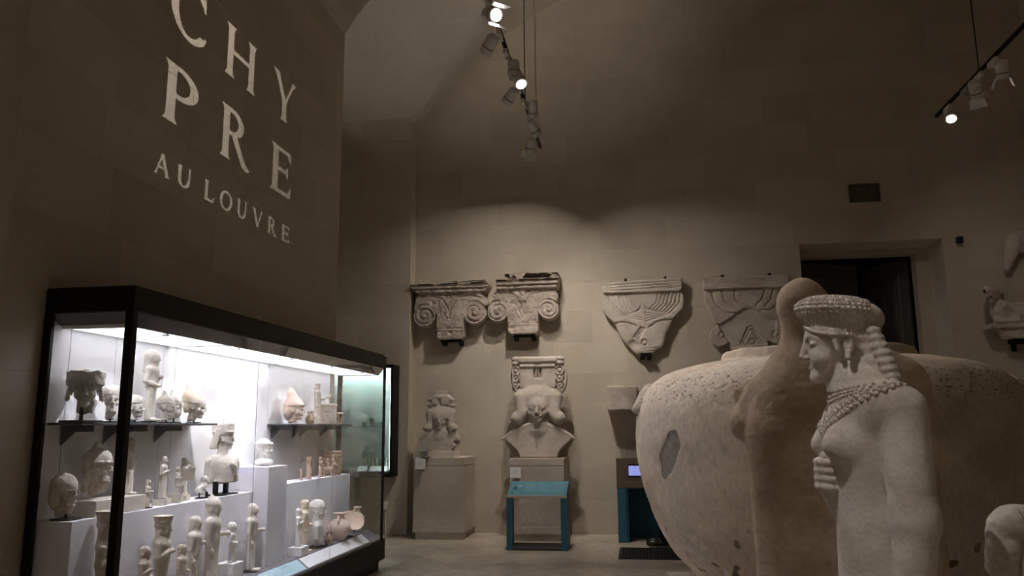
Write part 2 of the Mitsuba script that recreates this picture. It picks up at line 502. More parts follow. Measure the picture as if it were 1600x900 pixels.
def carve(f, at, size, yaw, lo, hi, cell, amp=0.0, seed=0):
    """Meshes f (unit size, facing +x, standing on z = 0) and puts it at size at the place, turned by yaw."""
    m = nets(f, lo, hi, cell)
    m = moved(m, at, yaw, size)
    return rough(m, amp, 60.0 / max(size, 0.1) * 0.25, seed) if amp else m


# ------------------------------------------------------------------ materials
def stone(key, a, b, freq=3.0, grain=60.0, rough_=0.85, bump=0.0016, spots=0.0, spot_freq=30.0, spot_color=(0.16, 0.13, 0.10), spec=0.25, gamp=0.10):
    """Carved or cut stone: two tones in drifting patches, a fine grain, and dirty pits."""

    a, b = [float(v) for v in a], [float(v) for v in b]

    def col(p, n, uv):
        t = fbm(p.x * freq, p.y * freq, p.z * freq, 4)
        c = mix(a, b, smoothstep(0.3, 0.7, t))
        g = noise(p.x * grain, p.y * grain, p.z * grain)
        c = c * (1 - gamp + 2 * gamp * g)
        if spots:
            q = noise(p.x * spot_freq, p.y * spot_freq, p.z * spot_freq) * 0.75 + 0.25 * noise(p.x * spot_freq * 2.7, p.y * spot_freq * 2.7, p.z * spot_freq * 2.7)
            c = mix(c, spot_color, spots * smoothstep(0.68, 0.76, q))
        return c

    def bum(p, n, uv):
        return fbm(p.x * grain, p.y * grain, p.z * grain, 2)

    base = {'type': 'principled', 'base_color': proc(col), 'roughness': rough_, 'specular': spec}
    if bump:
        base = {'type': 'bumpmap', 'arbitrary': proc(bum, 0.6 / grain * 0.3), 'scale': bump, 'bsdf': base}
    scene[key] = {'type': 'twosided', 'b': base}


def plain(key, rgb, rough_=0.6, metallic=0.0, spec=0.4):
    scene[key] = {'type': 'twosided', 'b': {'type': 'principled', 'base_color': {'type': 'rgb', 'value': list(rgb)}, 'roughness': rough_, 'metallic': metallic, 'specular': spec}}


WALLS = []
for i_, k_ in enumerate((0.96, 1.0, 1.05)):
    stone(f'ashlar_{i_}', V3(0.50, 0.447, 0.370) * k_, V3(0.56, 0.505, 0.425) * k_, 1.1, 70, 0.9, 0.0, gamp=0.05)
    WALLS.append(f'ashlar_{i_}')
stone('mortar', (0.60, 0.55, 0.465), (0.66, 0.61, 0.52), 2.0, 40, 0.95, 0)
stone('vault_stone', (0.58, 0.53, 0.46), (0.66, 0.61, 0.54), 0.9, 40, 0.9, 0.0, gamp=0.05)
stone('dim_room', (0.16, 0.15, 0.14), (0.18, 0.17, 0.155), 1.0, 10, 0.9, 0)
FLOORS = []
for i_, k_ in enumerate((0.93, 1.0, 1.06)):
    stone(f'floor_tile_{i_}', V3(0.45, 0.395, 0.325) * k_, V3(0.53, 0.47, 0.39) * k_, 2.2, 30, 0.32, 0.0, spec=0.5)
    FLOORS.append(f'floor_tile_{i_}')
stone('floor_grout', (0.27, 0.235, 0.19), (0.31, 0.27, 0.22), 3, 40, 0.8, 0)
stone('limestone', (0.66, 0.605, 0.53), (0.74, 0.69, 0.62), 9, 160, 0.85, 0.0006)
stone('limestone_warm', (0.70, 0.58, 0.44), (0.76, 0.66, 0.53), 9, 160, 0.85, 0.0006)
stone('limestone_pink', (0.72, 0.55, 0.45), (0.78, 0.64, 0.54), 10, 160, 0.85, 0.0006)
stone('limestone_pale', (0.78, 0.75, 0.70), (0.83, 0.80, 0.76), 9, 160, 0.85, 0.0006)
stone('limestone_grey', (0.40, 0.38, 0.35), (0.54, 0.51, 0.47), 11, 140, 0.88, 0.0009)
stone('limestone_tan', (0.52, 0.45, 0.38), (0.63, 0.56, 0.48), 11, 140, 0.85, 0.0008)
stone('terracotta', (0.52, 0.36, 0.27), (0.66, 0.50, 0.40), 16, 160, 0.85, 0.0008)
stone('terracotta_dark', (0.30, 0.21, 0.15), (0.46, 0.34, 0.25), 22, 160, 0.85, 0.0008)
stone('speckled', (0.62, 0.53, 0.45), (0.68, 0.60, 0.52), 14, 120, 0.85, 0.0006, 0.9, 75.0, (0.20, 0.15, 0.12))
stone('capital_stone', (0.37, 0.315, 0.27), (0.50, 0.44, 0.385), 5.5, 60, 0.92, 0.0025, 0.65, 26.0, (0.26, 0.225, 0.19))
stone('capital_pale', (0.53, 0.475, 0.415), (0.61, 0.555, 0.49), 4.5, 50, 0.9, 0.0018, 0.25, 20.0, (0.36, 0.32, 0.27))
stone('capital_rosy', (0.44, 0.375, 0.325), (0.56, 0.495, 0.435), 3.5, 45, 0.9, 0.0018, 0.3, 18.0, (0.34, 0.30, 0.26))
stone('hathor_stone', (0.50, 0.445, 0.39), (0.58, 0.525, 0.465), 6, 70, 0.9, 0.0016)
stone('pedestal_stone', (0.47, 0.41, 0.355), (0.545, 0.485, 0.425), 2.2, 50, 0.85, 0.0006)
stone('maiden_stone', (0.47, 0.415, 0.37), (0.60, 0.555, 0.515), 9.0, 130, 0.7, 0.0004)
stone('back_stone', (0.43, 0.345, 0.265), (0.54, 0.455, 0.37), 6.5, 60, 0.9, 0.003, 0.15, 24.0, (0.26, 0.205, 0.16))
stone('torso_stone', (0.42, 0.38, 0.33), (0.54, 0.50, 0.44), 12, 90, 0.88, 0.002)
stone('plinth_stone', (0.33, 0.29, 0.25), (0.38, 0.34, 0.29), 3, 40, 0.8, 0)


def pot_color(p, n, uv):
    """Pale limestone with pink and grey drifts, dirt-filled pits in the shoulder, and one grey mended patch."""
    c = mix((0.48, 0.405, 0.335), (0.62, 0.545, 0.465), smoothstep(0.3, 0.72, fbm(p.x * 3.1, p.y * 3.1, p.z * 3.1, 4)))
    c = mix(c, (0.50, 0.46, 0.43), 0.6 * smoothstep(0.5, 0.7, fbm(p.x * 1.3 + 4, p.y * 1.3, p.z * 1.3, 3)))
    c = c * (0.88 + 0.24 * noise(p.x * 55, p.y * 55, p.z * 20))
    q = 0.6 * noise(p.x * 52, p.y * 52, p.z * 64) + 0.4 * noise(p.x * 140, p.y * 140, p.z * 140)
    band = smoothstep(1.62, 1.72, p.z) * (1 - smoothstep(1.86, 1.93, p.z))
    c = mix(c, (0.10, 0.08, 0.065), smoothstep(0.70 - 0.07 * band, 0.78 - 0.07 * band, q) * (0.25 + 0.50 * band))
    r = noise(p.x * 11 + 7, p.y * 11, p.z * 11)
    c = mix(c, (0.13, 0.10, 0.085), smoothstep(0.80, 0.86, r) * smoothstep(0.95, 0.6, p.z))
    # the patch: an oval on the side that faces the wall capitals
    a = dr.atan2(p.y - POT[1], p.x - POT[0]) - PATCH[0]
    u, v = a * 1.45, p.z - PATCH[1]
    u, v = u * 0.80 - v * 0.6, u * 0.6 + v * 0.80
    e = dr.sqrt((u / 0.098) ** 2 + (v / 0.20) ** 2) + 0.35 * (noise(p.x * 14, p.y * 14, p.z * 14) - 0.5)
    inside = 1 - smoothstep(0.94, 1.02, e)
    grey = mix((0.20, 0.19, 0.185), (0.30, 0.28, 0.265), noise(p.x * 22, p.y * 22, p.z * 22))
    c = mix(c, grey, inside)
    return mix(c, (0.13, 0.115, 0.105), smoothstep(0.86, 0.96, e) * inside * 0.7)


POT = (1.447, 6.747)
PATCH = (math.radians(-148), 1.295)
scene['pot_stone'] = {'type': 'twosided', 'b': {'type': 'bumpmap', 'arbitrary': proc(lambda p, n, uv: fbm(p.x * 40, p.y * 40, p.z * 40, 3), 0.004), 'scale': 0.006,
                      'bsdf': {'type': 'principled', 'base_color': proc(pot_color), 'roughness': 0.9, 'specular': 0.2}}}
plain('black_metal', (0.0065, 0.006, 0.0055), 0.5, 0.0, 0.2)
plain('charcoal', (0.055, 0.053, 0.056), 0.5)
plain('black_paint', (0.006, 0.006, 0.007), 0.6)
plain('dark_steel', (0.045, 0.048, 0.055), 0.5, 0.3)
plain('trim_grey', (0.085, 0.083, 0.087), 0.6, 0, 0.2)
plain('case_white', (0.80, 0.79, 0.795), 0.75, 0, 0.25)
plain('case_plinth', (0.74, 0.725, 0.765), 0.75, 0, 0.25)
plain('case_floor', (0.15, 0.145, 0.165), 0.7)
plain('card_white', (0.78, 0.78, 0.80), 0.6)
plain('card_blue', (0.42, 0.60, 0.68), 0.6)
plain('print_teal', (0.20, 0.40, 0.48), 0.6)
plain('print_grey', (0.45, 0.45, 0.47), 0.6)
plain('mount_cream', (0.66, 0.60, 0.53), 0.7)
plain('lectern_blue', (0.030, 0.135, 0.205), 0.5)
plain('lectern_face', (0.115, 0.30, 0.385), 0.45)
plain('lectern_pale', (0.19, 0.38, 0.455), 0.5)
plain('lectern_edge', (0.52, 0.44, 0.36), 0.6)
plain('kiosk_brown', (0.135, 0.098, 0.070), 0.6)
plain('plaque_grey', (0.36, 0.37, 0.37), 0.5)
plain('lamp_white', (0.78, 0.78, 0.76), 0.45)
plain('lamp_dim', (0.30, 0.30, 0.28), 0.5)
plain('sign_dark', (0.075, 0.066, 0.048), 0.6)
plain('sign_letters', (0.13, 0.125, 0.10), 0.5)
plain('camera_blue', (0.012, 0.012, 0.035), 0.5)
plain('grate_metal', (0.035, 0.037, 0.036), 0.5, 0.4)
plain('door_paint', (0.075, 0.073, 0.066), 0.55)
plain('trouser_cloth', (0.010, 0.010, 0.012), 0.9, 0, 0.1)
plain('jacket_cloth', (0.016, 0.016, 0.022), 0.9, 0, 0.1)
plain('shoe_leather', (0.012, 0.011, 0.010), 0.22, 0, 0.6)
plain('skin', (0.50, 0.33, 0.25), 0.6)
plain('hair_dark', (0.03, 0.022, 0.018), 0.7)
plain('vitrine_back', (0.66, 0.76, 0.735), 0.7)
plain('antique_glass', (0.42, 0.50, 0.44), 0.35)
plain('bronze_green', (0.20, 0.27, 0.22), 0.6)
plain('socket_white', (0.80, 0.80, 0.78), 0.5)
scene['pane'] = {'type': 'thindielectric', 'int_ior': 1.5, 'specular_transmittance': {'type': 'rgb', 'value': [0.97, 0.99, 0.985]}}
scene['pane_green'] = {'type': 'thindielectric', 'int_ior': 1.5, 'specular_transmittance': {'type': 'rgb', 'value': [0.86, 0.95, 0.93]}}
scene['glass_edge'] = {'type': 'twosided', 'b': {'type': 'principled', 'base_color': {'type': 'rgb', 'value': [0.30, 0.33, 0.33]}, 'roughness': 0.3, 'specular': 0.6}}


def glow(mesh, rgb, weight=1.0):
    return {**mikit.ply(mesh, 'lamp_white'), 'emitter': {'type': 'area', 'sampling_weight': weight, 'radiance': {'type': 'rgb', 'value': list(map(float, rgb))}}}


# ------------------------------------------------------------------ the room: one solid with the room cut out of it
XL, YW = -3.32, 11.709          # left wall and back wall
HS = 6.16                       # where the vault springs
XR, YB = 9.3, -4.0
OP0, OP1, OPC = 8.465, 11.42, 6.30   # the arched opening in the left wall: from, to, springing
COURSE = 0.4555
YM = YW - 0.0112               # the mortar's face; the blocks stand a little proud of it
M, CSN = manifold3d.Manifold, manifold3d.CrossSection


def mbox(x0, x1, y0, y1, z0, z1):
    return M.cube([x1 - x0, y1 - y0, z1 - z0]).translate([x0, y0, z0])


def to_tri(m):
    g = m.to_mesh()
    return trimesh.Trimesh(g.vert_properties[:, :3], g.tri_verts, process=False)


arc_ = [(XL, HS)]
for a_ in np.linspace(math.atan2(HS - 3.8, XL - 0.8), math.pi / 2, 40):
    arc_.append((0.8 + 4.75 * math.cos(a_), 3.8 + 4.75 * math.sin(a_)))
arc_ += [(6.8 - x_, z_) for x_, z_ in reversed(arc_)]
vault_void = M.extrude(CSN([np.array([(XL, HS - 0.5)] + arc_ + [(6.8 - XL, HS - 0.5)])[::-1]]), YM - YB).rotate([90, 0, 0]).translate([0, YM, 0])
vault_void = vault_void ^ mbox(XL, XR, YB, YM, 0, 12)
rad_ = (OP1 - OP0) / 2
ymid_ = (OP1 + OP0) / 2
arch_prof = [(OP0, 0.0)] + [(OP0, OPC)] + [(ymid_ - rad_ * math.cos(t_), OPC + rad_ * math.sin(t_)) for t_ in np.linspace(0, math.pi, 40)[1:-1]] + [(OP1, OPC), (OP1, 0.0)]
arch_void = M.extrude(CSN([np.array(arch_prof)[::-1]]), 8.0).rotate([90, 0, 90]).translate([-8.0, 0, 0])
arch_top = M.extrude(CSN([np.array([(OP0, OPC - 0.3)] + arch_prof[1:-1] + [(OP1, OPC - 0.3)])[::-1]]), 6.5).rotate([90, 0, 90]).translate([-4.5, 0, 0])
room_void = mbox(XL, XR, YB, YM, 0, HS) + vault_void + arch_void + arch_top
shell = mbox(-8.0, XR + 0.4, YB - 0.4, YW + 0.55, 0.0, 10.5) - room_void
DX0, DX1, DZ = 2.398, 4.325, 4.075      # the doorway
door_void = mbox(DX0, DX1, YW - 0.1, YW + 1.0, -0.1, DZ)
low = shell ^ mbox(-9, 12, -6, 14, 0, HS)
wall_back_m = (low ^ mbox(XL - 4.7, 12, YM, 14, 0, HS)) + (shell ^ mbox(XL - 4.7, 12, YM, 14, HS, 11))
wall_back_m = wall_back_m - door_void
struct('wall_back', to_tri(wall_back_m), 'mortar')
struct('wall_left', to_tri((shell ^ mbox(-9, XL, YB, OP0, 0, HS)) + (low ^ mbox(-9, XL, OP1, YM, 0, HS))), 'ashlar_1')
struct('ceiling', to_tri((shell ^ mbox(-9, XR, YB, YM, HS, 11))), 'vault_stone', 35)
struct('wall_right', box(XR, XR + 0.4, YB, YW, 0, 8.6), 'ashlar_1')
struct('wall_behind', box(XL - 0.4, XR + 0.4, YB - 0.4, YB, 0, 9.5), 'ashlar_1')
struct('wall_passage', box(-8.4, -8.0, OP0 - 0.5, OP1 + 0.3, 0, 10.5), 'ashlar_0')
# a shallow pier in front of the left wall, near the camera
struct('wall_left_pier', box(XL - 0.05, XL + 0.13, YB, 3.55, 0, HS + 0.2), 'ashlar_0')

# ashlar blocks of the back wall, each set proud of its mortar
wall_region = sg.box(XL, 0, 5.7, HS + 2.4).intersection(sg.Polygon([(XL, 0), (XL, HS)] + arc_[1:] + [(9, 0)])).difference(sg.box(DX0 - 0.001, -1, DX1 + 0.001, DZ + 0.001))
wall_region = wall_region.buffer(-0.004)


def lay_blocks(holder, region, frame, widths, z_to, x_from, x_to, seed, gap=0.0040, deep=0.0036, limit=290):
    rg = np.random.default_rng(seed)
    n = 0
    row = 0
    while row * COURSE < z_to:
        z0, z1 = row * COURSE + gap / 2, (row + 1) * COURSE - gap / 2
        x = x_from - rg.uniform(0, widths[1])
        while x < x_to and n < limit:
            w = rg.uniform(*widths)
            g = sg.box(x + gap / 2, z0, x + w - gap / 2, z1).intersection(region)
            x += w
            if g.is_empty or g.area < 0.004:
                continue
            d = deep + rg.uniform(-0.0006, 0.0006)
            part(holder, 'stone_block', prism(g, d, frame), WALLS[int(rg.integers(3))])
            n += 1
        row += 1


lay_blocks('wall_back', wall_region, ((0, YM, 0), (1, 0, 0), (0, 0, 1), (0, -1, 0)), (0.62, 1.35), 8.2, XL, 5.7, 3)
left_region = sg.box(3.56, 1.6, OP0 - 0.003, HS - 0.003)
lay_blocks('wall_left', left_region, ((XL, 0, 0), (0, 1, 0), (0, 0, 1), (1, 0, 0)), (0.7, 1.4), HS, 3.5, OP0, 5, gap=0.003, deep=0.0030)
jamb_region = sg.box(XL - 3.0, 0.0, XL - 0.003, OPC - 0.003)
lay_blocks('wall_left', jamb_region, ((0, OP1, 0), (1, 0, 0), (0, 0, 1), (0, -1, 0)), (0.7, 1.3), OPC, XL - 3.0, XL, 6, gap=0.004, deep=0.0036, limit=90)

# the floor: square slabs laid diagonally
struct('floor', box(-8.0, XR, YB, 14.0, -0.15, -0.012), 'floor_grout')
side_ = 0.62
n_ = 0
free_ = sg.box(XL + 0.002, 3.6, 5.2, YW - 0.002) | sg.box(-4.9, XL + 0.01, OP0 + 0.003, OP1 - 0.003)
c45 = math.sqrt(0.5)
for i_ in range(-14, 36):
    for j_ in range(-14, 36):
        cx_, cy_ = (i_ - j_) * side_ * c45 - 1.0, (i_ + j_) * side_ * c45 + 4.0
        if not (-5.4 < cx_ < 4.2 and 4.8 < cy_ < 12.2) or n_ > 295:
            continue
        h_ = side_ * c45 - 0.0022
        g_ = sg.Polygon([(cx_ - h_, cy_), (cx_, cy_ - h_), (cx_ + h_, cy_), (cx_, cy_ + h_)]).intersection(free_)
        if g_.is_empty or g_.area < 0.01:
            continue
        part('floor', 'floor_slab', prism(g_, 0.012, ((0, 0, -0.012), (1, 0, 0), (0, 1, 0), (0, 0, 1))), FLOORS[int(rng.integers(3))])
        n_ += 1

# the doorway: deep reveal, an open leaf, a dark lobby
struct('door_1', cat_(box(DX0 - 0.3, DX0 + 0.005, YW + 0.553, YW + 0.75, 0, DZ + 0.3), box(DX1 - 0.19, DX1 + 0.3, YW + 0.553, YW + 0.75, 0, DZ + 0.3),
                      box(DX0 - 0.3, DX1 + 0.3, YW + 0.553, YW + 0.75, DZ - 0.09, DZ + 0.3)), 'ashlar_0')
leaf = cat_(box(-0.03, 0.03, 0, 1.05, 0.02, DZ - 0.12, 0.005), *[box(0.02, 0.045, 0.14, 0.91, z0, z1, 0.01) for z0, z1 in ((0.2, 0.95), (1.1, 2.15), (2.3, 3.75))],
            *[box(-0.045, -0.02, 0.14, 0.91, z0, z1, 0.01) for z0, z1 in ((0.2, 0.95), (1.1, 2.15), (2.3, 3.75))])
part('door_1', 'door_leaf', moved(leaf, (DX1 - 0.24, YW + 0.78, 0), math.radians(28)), 'door_paint')
part('door_1', 'door_leaf', moved(leaf, (DX0 + 0.08, YW + 0.78, 0), math.radians(-68)), 'door_paint')
lk_ = cat_(box(-0.07, -0.04, 0.52, 0.60, 3.16, 3.42, 0.008), box(-0.065, -0.042, 0.53, 0.59, 3.08, 3.15, 0.006), tube([(-0.06, 0.56, 3.24), (-0.10, 0.56, 3.24), (-0.10, 0.56, 3.10)], 0.012, 8))
part('door_1', 'door_lock', moved(lk_, (DX1 - 0.24, YW + 0.78, 0), math.radians(28)), 'black_paint')
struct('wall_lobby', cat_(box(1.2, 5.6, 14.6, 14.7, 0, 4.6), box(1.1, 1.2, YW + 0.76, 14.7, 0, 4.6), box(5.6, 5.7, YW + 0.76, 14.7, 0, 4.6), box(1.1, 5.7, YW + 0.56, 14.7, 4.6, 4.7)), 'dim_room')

k = thing('room_number_sign', 'small dark sign reading 316 high on the back wall above the doorway', 'sign')
part(k, 'plate', box(3.13, 3.555, YW - 0.034, YW - 0.0162, 4.655, 4.925, 0.006), 'sign_dark')
for i_, ch_ in enumerate('316'):
    g_ = meshkit.text_mesh(ch_, 0.115, 0.004)
    p_ = np.array(g_.vertices)
    p_[:, 0] -= (p_[:, 0].min() + p_[:, 0].max()) / 2
    g_.vertices = np.stack([3.245 + i_ * 0.098 + p_[:, 0], YW - 0.034 - p_[:, 2], 4.745 + p_[:, 1]], 1)
    part(k, 'digit', g_, 'sign_letters')
k = thing('security_camera', 'tiny dark blue box camera on the wall right of the doorway', 'camera')
part(k, 'housing', box(4.495, 4.565, YW - 0.12, YW - 0.03, 3.985, 4.075, 0.008), 'camera_blue')
part(k, 'wall_bracket', box(4.515, 4.545, YW - 0.032, YW - 0.0162, 4.0, 4.06, 0.003), 'lamp_dim')
part(k, 'lens', aimed(lathe([(0, 0), (0.018, 0), (0.02, 0.012), (0.014, 0.012), (0, 0.008)], 16), (4.53, YW - 0.119, 4.03), (4.53, YW - 0.3, 3.98)), 'black_paint')
k = thing('wall_socket', 'small white electrical box on the wall just right of the display case', 'socket')
part(k, 'cover', box(-3.66, -3.60, OP1 - 0.05, OP1 - 0.0115, 0.35, 0.46, 0.006), 'socket_white')
part(k, 'conduit', tube([(-3.63, OP1 - 0.024, 0.355), (-3.63, OP1 - 0.024, 0.02)], 0.011, 8), 'lamp_white')

# ------------------------------------------------------------------ the display case against the left wall
FX, BX = -2.76, -3.305      # front and back
CY0, CY1 = 4.0, 8.57        # near end and far end
k = CASE = thing('display_case', 'long black framed glass display case full of ancient statuettes, lit from above', 'display case')
part(k, 'plinth', box(BX + 0.02, FX - 0.05, CY0 + 0.06, 8.69 - 0.08, 0, 0.118), 'black_paint')
part(k, 'base', box(BX, FX + 0.012, CY0 - 0.01, CY1 + 0.06, 0.115, 0.325, 0.004), 'black_metal')
part(k, 'header', box(BX, FX + 0.008, CY0, CY1 - 0.09, 2.158, 2.302, 0.004), 'black_metal')
part(k, 'header_end', box(BX, FX + 0.008, CY1 - 0.09, CY1 - 0.005, 2.158, 2.285, 0.004), 'black_metal')
part(k, 'frame_post', box(FX - 0.042, FX + 0.006, CY0, CY0 + 0.048, 0.32, 2.16, 0.003), 'black_metal')
part(k, 'frame_post', box(BX, BX + 0.05, CY0, CY0 + 0.03, 0.32, 2.16, 0.003), 'black_metal')
part(k, 'frame_post', box(FX - 0.02, FX + 0.004, CY1 - 0.03, CY1, 0.32, 2.16, 0.002), 'black_metal')
part(k, 'frame_post', box(BX, BX + 0.045, CY1 - 0.04, CY1, 0.32, 2.16, 0.002), 'black_metal')
# the light box under the header: a mitred grey trim round the diffusing panels
zi, zo = 2.078, 2.156
IX0, IX1, IY0, IY1 = BX + 0.055, FX - 0.050, CY0 + 0.10, CY1 - 0.10
trim = []
OX0, OX1, OY0, OY1 = BX + 0.01, FX - 0.012, CY0 + 0.012, CY1 - 0.02
for (a, b, c, d) in (((OX1, OY0), (OX1, OY1), (IX1, IY1), (IX1, IY0)), ((OX0, OY0), (OX1, OY0), (IX1, IY0), (IX0, IY0)), ((OX1, OY1), (OX0, OY1), (IX0, IY1), (IX1, IY1))):
    q = [V3(*a, zo), V3(*b, zo), V3(*c, zi), V3(*d, zi)]
    trim.append(hull(q + [p + V3(0, 0, 0.012) for p in q]))
part(k, 'light_trim', cat_(*trim), 'trim_grey')
for i_, (y, p_) in enumerate(CASE_SPOTS):
    scene[f'case_downlight_{i_}'] = {'type': 'spot', 'to_world': T().look_at(origin=[IX1 - 0.03, y, zi - 0.012], target=[-3.10, y, 0.9], up=[0, 1, 0]), 'intensity': {'type': 'rgb', 'value': (CASE_TINT * p_).tolist()}, 'cutoff_angle': 55.0, 'beam_width': 20.0}
    part(k, 'downlight', moved(lathe([(0, 0), (0.022, 0), (0.022, 0.02), (0, 0.02)], 20), (IX1 - 0.03, y, zi - 0.010)), 'card_white')
for y0, y1, r_ in CASE_LIGHT:
    part(k, 'light_panel', glow(box(IX0 + 0.005, IX1 - 0.005, y0, y1, zi + 0.006, zi + 0.014), CASE_TINT * r_, 2.0), None)
for y in (IY0 + 0.0, 5.18, 6.77, IY1 - 0.0):
    part(k, 'light_rail', box(IX0, IX1, y - 0.02, y + 0.02, zi, zi + 0.02), 'card_white')
joints = [4.20, 4.62, 4.74, 5.14, 5.29, 6.02, 6.78, 7.52, 8.24]
y0 = CY0 + 0.03
for y1 in joints:
    part(k, 'back_panel', box(BX + 0.008, BX + 0.028, y0, y1 - 0.005, 0.42, 2.10, 0.002), 'case_white')
    y0 = y1
part(k, 'back_channel', box(BX + 0.001, BX + 0.010, CY0 + 0.02, 8.25, 0.33, 2.15), 'charcoal')
part(k, 'floor_panel', box(BX + 0.01, FX - 0.1285, CY0 + 0.03, CY1 - 0.03, 0.325, 0.425, 0.003), 'case_floor')
ramp = hull([(FX - 0.128, y, z) for y in (CY0 + 0.05, CY1 - 0.06) for z in (0.326, 0.421)] + [(FX - 0.022, y, z) for y in (CY0 + 0.05, CY1 - 0.06) for z in (0.326, 0.338)])
part(k, 'sloped_ledge', ramp, 'case_floor')


def on_ramp(t):
    """A point of the sloped ledge: 0 at its top edge, 1 at its foot."""
    return FX - 0.128 + 0.106 * t, 0.421 - 0.083 * t


def ledge_panel(y0, y1, mat, label, lines):
    (xa, za), (xb, zb) = on_ramp(0.08), on_ramp(0.95)
    n = V3(0.083, 0, 0.106) / math.hypot(0.083, 0.106) * 0.005
    q = [V3(x, y, z) for x, z in ((xa, za), (xb, zb)) for y in (y0, y1)]
    kk = thing('text_panel', label, 'label', 'text panels along the foot of the display case')
    part(kk, 'panel', hull([p + n * 0.05 for p in q] + [p + n for p in q]), mat)
    for t0, t1, a, b, mm in lines:
        (x0, z0), (x1, z1) = on_ramp(t0), on_ramp(t1)
        q = [V3(x, y, z) for x, z in ((x0, z0), (x1, z1)) for y in (y0 + (y1 - y0) * a, y0 + (y1 - y0) * b)]
        part(kk, 'print_line', hull([p + n * 0.95 for p in q] + [p + n * 1.15 for p in q]), mm)


ledge_panel(4.75, 5.62, 'card_white', 'white text panel nearest the near end of the display case', [(0.3, 0.33, 0.1, 0.8, 'print_grey'), (0.45, 0.48, 0.1, 0.7, 'print_grey')])
ledge_panel(5.68, 5.86, 'card_white', 'short white text panel left of the blue panel in the display case', [(0.4, 0.44, 0.2, 0.8, 'print_grey')])
ledge_panel(5.90, 6.62, 'card_blue', 'pale blue text panel lying at the foot of the display case', [(0.25, 0.30, 0.50, 0.68, 'print_teal')] + [(t, t + 0.02, 0.3, 0.78, 'lectern_pale') for t in (0.4, 0.5, 0.6, 0.7)] + [(0.2, 0.9, 0.27, 0.275, 'lectern_pale'), (0.6, 0.8, 0.05, 0.14, 'print_teal')])
ledge_panel(6.66, 8.22, 'card_white', 'long white text panel near the far end of the display case', [])


def pane(kk, quad, mat):
    v = np.array(quad, float)
    return part(kk, 'glass_pane', trimesh.Trimesh(v, [[0, 1, 2], [0, 2, 3]], process=False), mat)


pane(k, [(BX + 0.05, CY0 + 0.012, 0.326), (FX - 0.042, CY0 + 0.012, 0.326), (FX - 0.042, CY0 + 0.012, 2.157), (BX + 0.05, CY0 + 0.012, 2.157)], 'pane')
SEAMS = [CY0 + 0.048, 5.545, 7.075, CY1 - 0.03]
for a, b in zip(SEAMS[:-1], SEAMS[1:]):
    pane(k, [(FX - 0.006, a + 0.002, 0.326), (FX - 0.006, b - 0.002, 0.326), (FX - 0.006, b - 0.002, 2.157), (FX - 0.006, a + 0.002, 2.157)], 'pane')
pane(k, [(BX + 0.045, CY1 - 0.012, 0.326), (FX - 0.02, CY1 - 0.012, 0.326), (FX - 0.02, CY1 - 0.012, 2.157), (BX + 0.045, CY1 - 0.012, 2.157)], 'pane_green')
for y in SEAMS[1:3]:
    part(k, 'glass_edge', box(FX - 0.0075, FX - 0.0045, y - 0.0014, y + 0.0014, 0.326, 2.157), 'glass_edge')
# the raised plinths inside
for nm, b_, lab in (('inner_plinth', (BX + 0.03, -3.055, CY0 + 0.045, 6.12, 0.425, 1.012), None), ('inner_plinth', (BX + 0.03, -2.925, 6.125, 6.47, 0.425, 1.202), None), ('inner_plinth', (BX + 0.03, -3.055, 6.475, 8.33, 0.425, 1.028), None)):
    part(k, nm, box(*b_, 0.002), 'case_plinth')


def shelf(y0, y1, xf, brackets, label):
    kk = thing('display_shelf', label, 'shelf', None)
    part(kk, 'board', box(BX + 0.03, xf, y0, y1, 1.532, 1.546, 0.002), 'dark_steel')
    for y in brackets:
        g = prism(sg.Polygon([(0, 0), (0.20, 0), (0.20, -0.038), (0.085, -0.038), (0.0, -0.115)]), 0.012, ((BX + 0.03, y, 1.531), (1, 0, 0), (0, 0, 1), (0, 1, 0)))
        part(kk, 'bracket', g, 'dark_steel')
    return kk


shelf(4.06, 5.52, -3.055, (4.18, 4.55, 4.69, 5.08), 'dark metal shelf carrying the row of carved heads, nearer the front of the case')
shelf(6.78, 8.36, -3.055, (6.86, 7.32, 7.47, 7.98), 'dark metal shelf under the pink helmeted head at the far end of the case')

# ------------------------------------------------------------------ a second lit case in the passage, seen through the end glass
k = thing('wall_vitrine', 'lit wall case of small glass pieces seen through the far end of the display case', 'display case')
VX0, VX1, VY0, VY1, VZ0, VZ1 = -4.55, -3.49, 11.08, 11.40, 0.87, 2.36
for b_ in ((VX0, VX1, VY0, VY1, VZ0 - 0.05, VZ0), (VX0, VX1, VY0, VY1, VZ1, VZ1 + 0.05), (VX0 - 0.03, VX0, VY0, VY1, VZ0 - 0.05, VZ1 + 0.05), (VX1, VX1 + 0.03, VY0, VY1, VZ0 - 0.05, VZ1 + 0.05)):
    part(k, 'frame', box(*b_, 0.003), 'black_metal')
part(k, 'back_panel', box(VX0, VX1, VY1 - 0.03, VY1 - 0.012, VZ0, VZ1), 'vitrine_back')
part(k, 'side_lamp', glow(box(VX1 - 0.012, VX1 - 0.004, VY0 + 0.03, VY0 + 0.06, VZ0 + 0.05, VZ1 - 0.05), (9.0, 10.4, 10.1), 0.4), None)
part(k, 'light_panel', glow(box(VX0 + 0.02, VX1 - 0.02, VY0 + 0.04, VY1 - 0.06, VZ1 - 0.02, VZ1 - 0.012), (8.0, 9.3, 9.0), 0.5), None)
pane(k, [(VX0, VY0 + 0.01, VZ0), (VX1, VY0 + 0.01, VZ0), (VX1, VY0 + 0.01, VZ1), (VX0, VY0 + 0.01, VZ1)], 'pane')
q_ = [(VX0 + 0.01, VY0 + 0.08, 1.5275), (VX1 - 0.01, VY0 + 0.08, 1.5275), (VX1 - 0.01, VY1 - 0.04, 1.5275), (VX0 + 0.01, VY1 - 0.04, 1.5275)]
